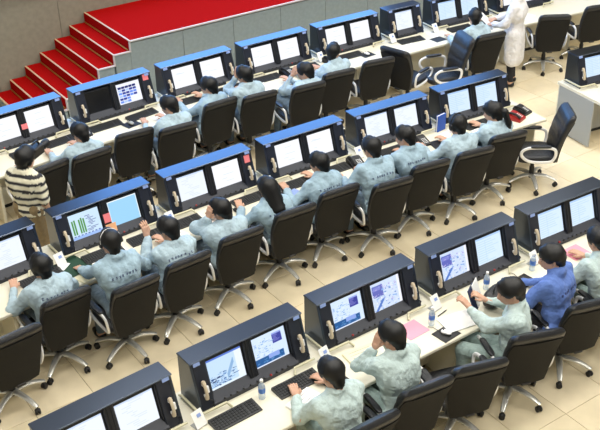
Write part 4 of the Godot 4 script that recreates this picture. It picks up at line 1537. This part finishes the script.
func desk_things() -> void:
	for q in [[0, -.1, .560, 0], [0, .25, .560, .05], [0, .756, .530, 0], [0, 1.17, .530, .1], [0, 1.75, .530, 0], [0, 2.26, .530, 0], [0, 2.72, .530, 0], [0, 3.24, .530, 0], [0, 3.85, .530, 0], [0, 4.75, .530, -.05], [0, 5.5, .530, 0], [0, 6.0, .530, 0],
		[1, .30, .530, 0], [1, .83, .530, 0], [1, 1.24, .530, 0], [1, 1.58, .530, 0], [1, 2.25, .530, 0], [1, 2.72, .550, 0], [1, 3.15, .530, 0], [1, 3.85, .530, 0], [1, 4.88, .530, 0],
		[2, .2, .530, 0], [2, .72, .530, 0], [2, 1.21, .530, 0]]:
		keyboard(q[0], q[1], q[2], q[3])
	# papers of the stage-side row
	sheet("paper_sheet", 0, .66, .78, .36, .26, .004, M.paper, .1, "white sheets beside the empty chair near the stair", "paper")
	sheet("paper_sheet", 0, 1.33, .74, .30, .22, .004, M.paper, .3, "white sheets under the hand of the operator by the blue table screen", "paper")
	sheet("paper_sheet", 0, 2.52, .66, .30, .24, .006, M.paper, -.1, "white papers beside the operator with a hand to the cheek", "paper")
	sheet("paper_sheet", 0, 3.62, .68, .24, .30, .004, M.paper, .2, "white papers right of the operator looking aside", "paper")
	sheet("paper_sheet", 0, 4.60, .72, .34, .20, .004, M.paper, .1, "white sheets before the narrow console", "paper")
	sheet("paper_sheet", 0, 5.15, .52, .30, .22, .006, M.paper, -.2, "white papers past the narrow console", "paper")
	mouse_pad(0, .98, .68, .15, "black mouse pad beside the keyboard of the console with a black screen")
	mouse(0, .98, .68, .1, "grey mouse on the pad near the console with a black screen", M.greypanel)
	mouse_pad(0, 4.05, .62, .1, "black mouse pad before the empty chair of the stage-side row")
	mouse(0, 4.05, .62, .2, "white mouse on the pad before the empty chair", M.armsilver)
	mouse_pad(0, 5.05, .72, .1, "small black pad past the narrow console")
	sheet("paper_sheet", 0, 6.45, .62, .36, .24, .004, M.paper, .2, "white sheets beyond the person in the white coat", "paper")
	for i in [1.5, 2.5, 3.5, 4.53, 5.17]:
		card_holder(0, i - .0, .43)
	# middle row
	sheet("clipboard", 1, .56, .52, .30, .34, .006, M.green, .2, "dark green board on the worktop by the green bar screen", "clipboard", 0)
	sheet("paper_sheet", 1, .50, .46, .14, .10, .003, M.paper, .6, "small white slip on the green board", "paper", 2).position.y += .0065
	sheet("paper_sheet", 1, .86, .66, .42, .24, .004, M.paper, .05, "white sheets before the operator with the headset", "paper")
	sheet("notebook", 1, .58, .79, .20, .15, .012, M.cream, .3, "cream notebook between two operators of the middle row", "notebook", 0)
	sheet("paper_sheet", 1, 1.42, .70, .28, .22, .004, M.paper, .3, "white sheets beside the raised hand in the middle row", "paper")
	sheet("paper_sheet", 1, 1.79, .66, .32, .24, .004, M.paper, .2, "white sheets before the operator leaning on a hand", "paper")
	sheet("card", 1, 1.96, .45, .16, .10, .02, M.orange, .0, "small tan card standing at the foot of a middle row console", "card", 2)
	sheet("notebook", 1, 2.60, .74, .24, .18, .01, M.plate, .2, "light blue notebook before the spotted shirt", "notebook", 0)
	sheet("paper_sheet", 1, 3.50, .70, .36, .28, .004, M.paper, .2, "white sheets between two operators before white screens", "paper")
	sheet("paper_sheet", 1, 3.95, .66, .26, .34, .004, M.paper, -.3, "long white sheet beside the operator looking aside", "paper")
	sheet("clipboard", 1, 4.34, .72, .34, .22, .012, M.blackplastic, -.15, "black clipboard on the middle row worktop", "clipboard", 0)
	sheet("paper_sheet", 1, 4.50, .53, .24, .15, .006, M.paper, .3, "white papers before the blue upright folder", "paper")
	sheet("booklet", 1, 4.86, .735, .34, .22, .016, M.paper, .1, "thick open booklet before the ponytailed operator", "booklet")
	sheet("booklet", 1, 4.62, .66, .28, .2, .010, M.cream, .1, "thin booklet beside the headphones", "booklet")
	desk_phone(1, 5.30, .65, .4, M.red, "red desk telephone at the aisle end of the middle row")
	desk_phone(1, 5.45, .54, .3, M.blackplastic, "black desk telephone behind the red one")
	var f := thing("upright_folder", "blue folder standing upright between two middle row consoles", "folder", at(1, 4.5, .40, .751, .2))
	put("cover", boxmesh(V(.16, .23, .012), .002, V(0, .115, 0)), M.blue, f)
	put("pages", boxmesh(V(.15, .22, .02), .002, V(0, .115, -.015)), M.paper, f)
	put("back_cover", boxmesh(V(.16, .23, .004), .001, V(0, .115, -.028)), M.blue, f)
	for i in [.5, 1.5, 2.5, 3.5]:
		card_holder(1, i, .43)
	for q in [[1, 2.48, "at the long-haired operator"], [1, 3.39, "before the two white screens of the middle row"], [1, 4.16, "near the blue upright folder"], [0, .5, "beside the console with a black screen"], [0, 2.005, "behind the stretched arm in the stage-side row"], [0, 2.98, "beside the bent operator of the stage-side row"], [0, 3.57, "before the empty chair of the stage-side row"]]:
		desk_phone(q[0], q[1], .56, .15 * sin(q[1] * 9.0), M.blackplastic, "black desk telephone " + q[2])
	mouse(1, 2.05, .66, .2, "black mouse near the long-haired operator", M.blackplastic, .7515)
	# rear row
	bottle(2, .954, .48, "water bottle with a blue wrapper before the launch site picture")
	bottle(2, 2.348, .60, "water bottle with a blue wrapper beside the pink sheet")
	bottle(2, 2.97, .475, "water bottle with a blue wrapper behind the black bag")
	bottle(2, 3.43, .50, "water bottle with a blue wrapper at the royal blue shirt")
	sheet("booklet", 2, 1.15, .765, .30, .22, .016, M.paper, .25, "white booklet under the arm of the writing operator", "booklet")
	mouse_pad(2, 1.43, .70, .1, "black mouse pad beside the writing operator")
	mouse(2, 1.43, .70, .3, "dark mouse on the pad beside the writing operator", M.kbody)
	sheet("booklet", 2, 1.74, .585, .32, .22, .018, M.cream, -.1, "open cream booklet before the operator with hands at the face", "booklet")
	sheet("pink_sheet", 2, 2.20, .55, .25, .22, .003, M.pink, .05, "pink sheet of paper beside the open worktop", "paper", 0)
	mouse_pad(2, 2.36, .79, .1, "black mouse pad at the empty chair of the rear row")
	mouse(2, 2.36, .79, .5, "white mouse on the black pad at the empty chair", M.armsilver)
	sheet("paper_sheet", 2, 2.55, .72, .40, .24, .012, M.paper, -.15, "stack of white papers at the empty chair", "paper", 0)
	var pen := MB.new()
	pen.tube([V(-.07, .006, 0), V(.05, .006, 0), V(.07, .006, 0)], [.0055, .0055, .002], 8)
	var po := put("pen", pen.mesh(), M.kbody, null, at(2, 2.50, .53, .751, .2))
	tag(po, "dark pen lying between two bottles on the rear row", "pen")
	# bag and folder in the hands of the reading operator
	var bag := thing("black_bag", "soft black bag standing on the worktop before the reading operator", "bag", at(2, 2.89, .70, .751, .3))
	var m := MB.new()
	m.pillow(V(0, .085, 0), V(.30, .17, .16), .6)
	put("bag_body", m.mesh(), M.leather, bag)
	m = MB.new()
	var hp2 := []
	for j in 9:
		var a := PI * j / 8.0
		hp2.append(V(cos(a) * .09, .15 + .10 * sin(a), .02))
	m.tube(hp2, .010, 7)
	put("handle", m.mesh(), M.leather, bag)
	var fo := thing("folder", "navy folder held open by the reading operator", "folder", at(2, 2.69, .72, .84, .55))
	put("cover", boxmesh(V(.17, .26, .012), .003, V(0, .09, 0)), M.navyfolder, fo, Transform3D(Basis(Vector3.RIGHT, -.35), Vector3.ZERO))
	put("pages", boxmesh(V(.16, .24, .008), .002, V(.09, .10, .012)), M.paper, fo, Transform3D(Basis(Vector3.RIGHT, -.35), Vector3.ZERO))
	mouse_pad(2, 3.27, .60, .1, "black mouse pad before the royal blue shirt")
	mouse(2, 3.27, .60, .2, "dark mouse on the pad before the royal blue shirt", M.kbody)
	sheet("pink_sheet", 2, 3.89, .52, .25, .22, .003, M.pink, .05, "pink sheet of paper past the royal blue shirt", "paper", 0)
	for i in [.5, 1.5, 2.5, 3.5]:
		card_holder(2, i, .43)
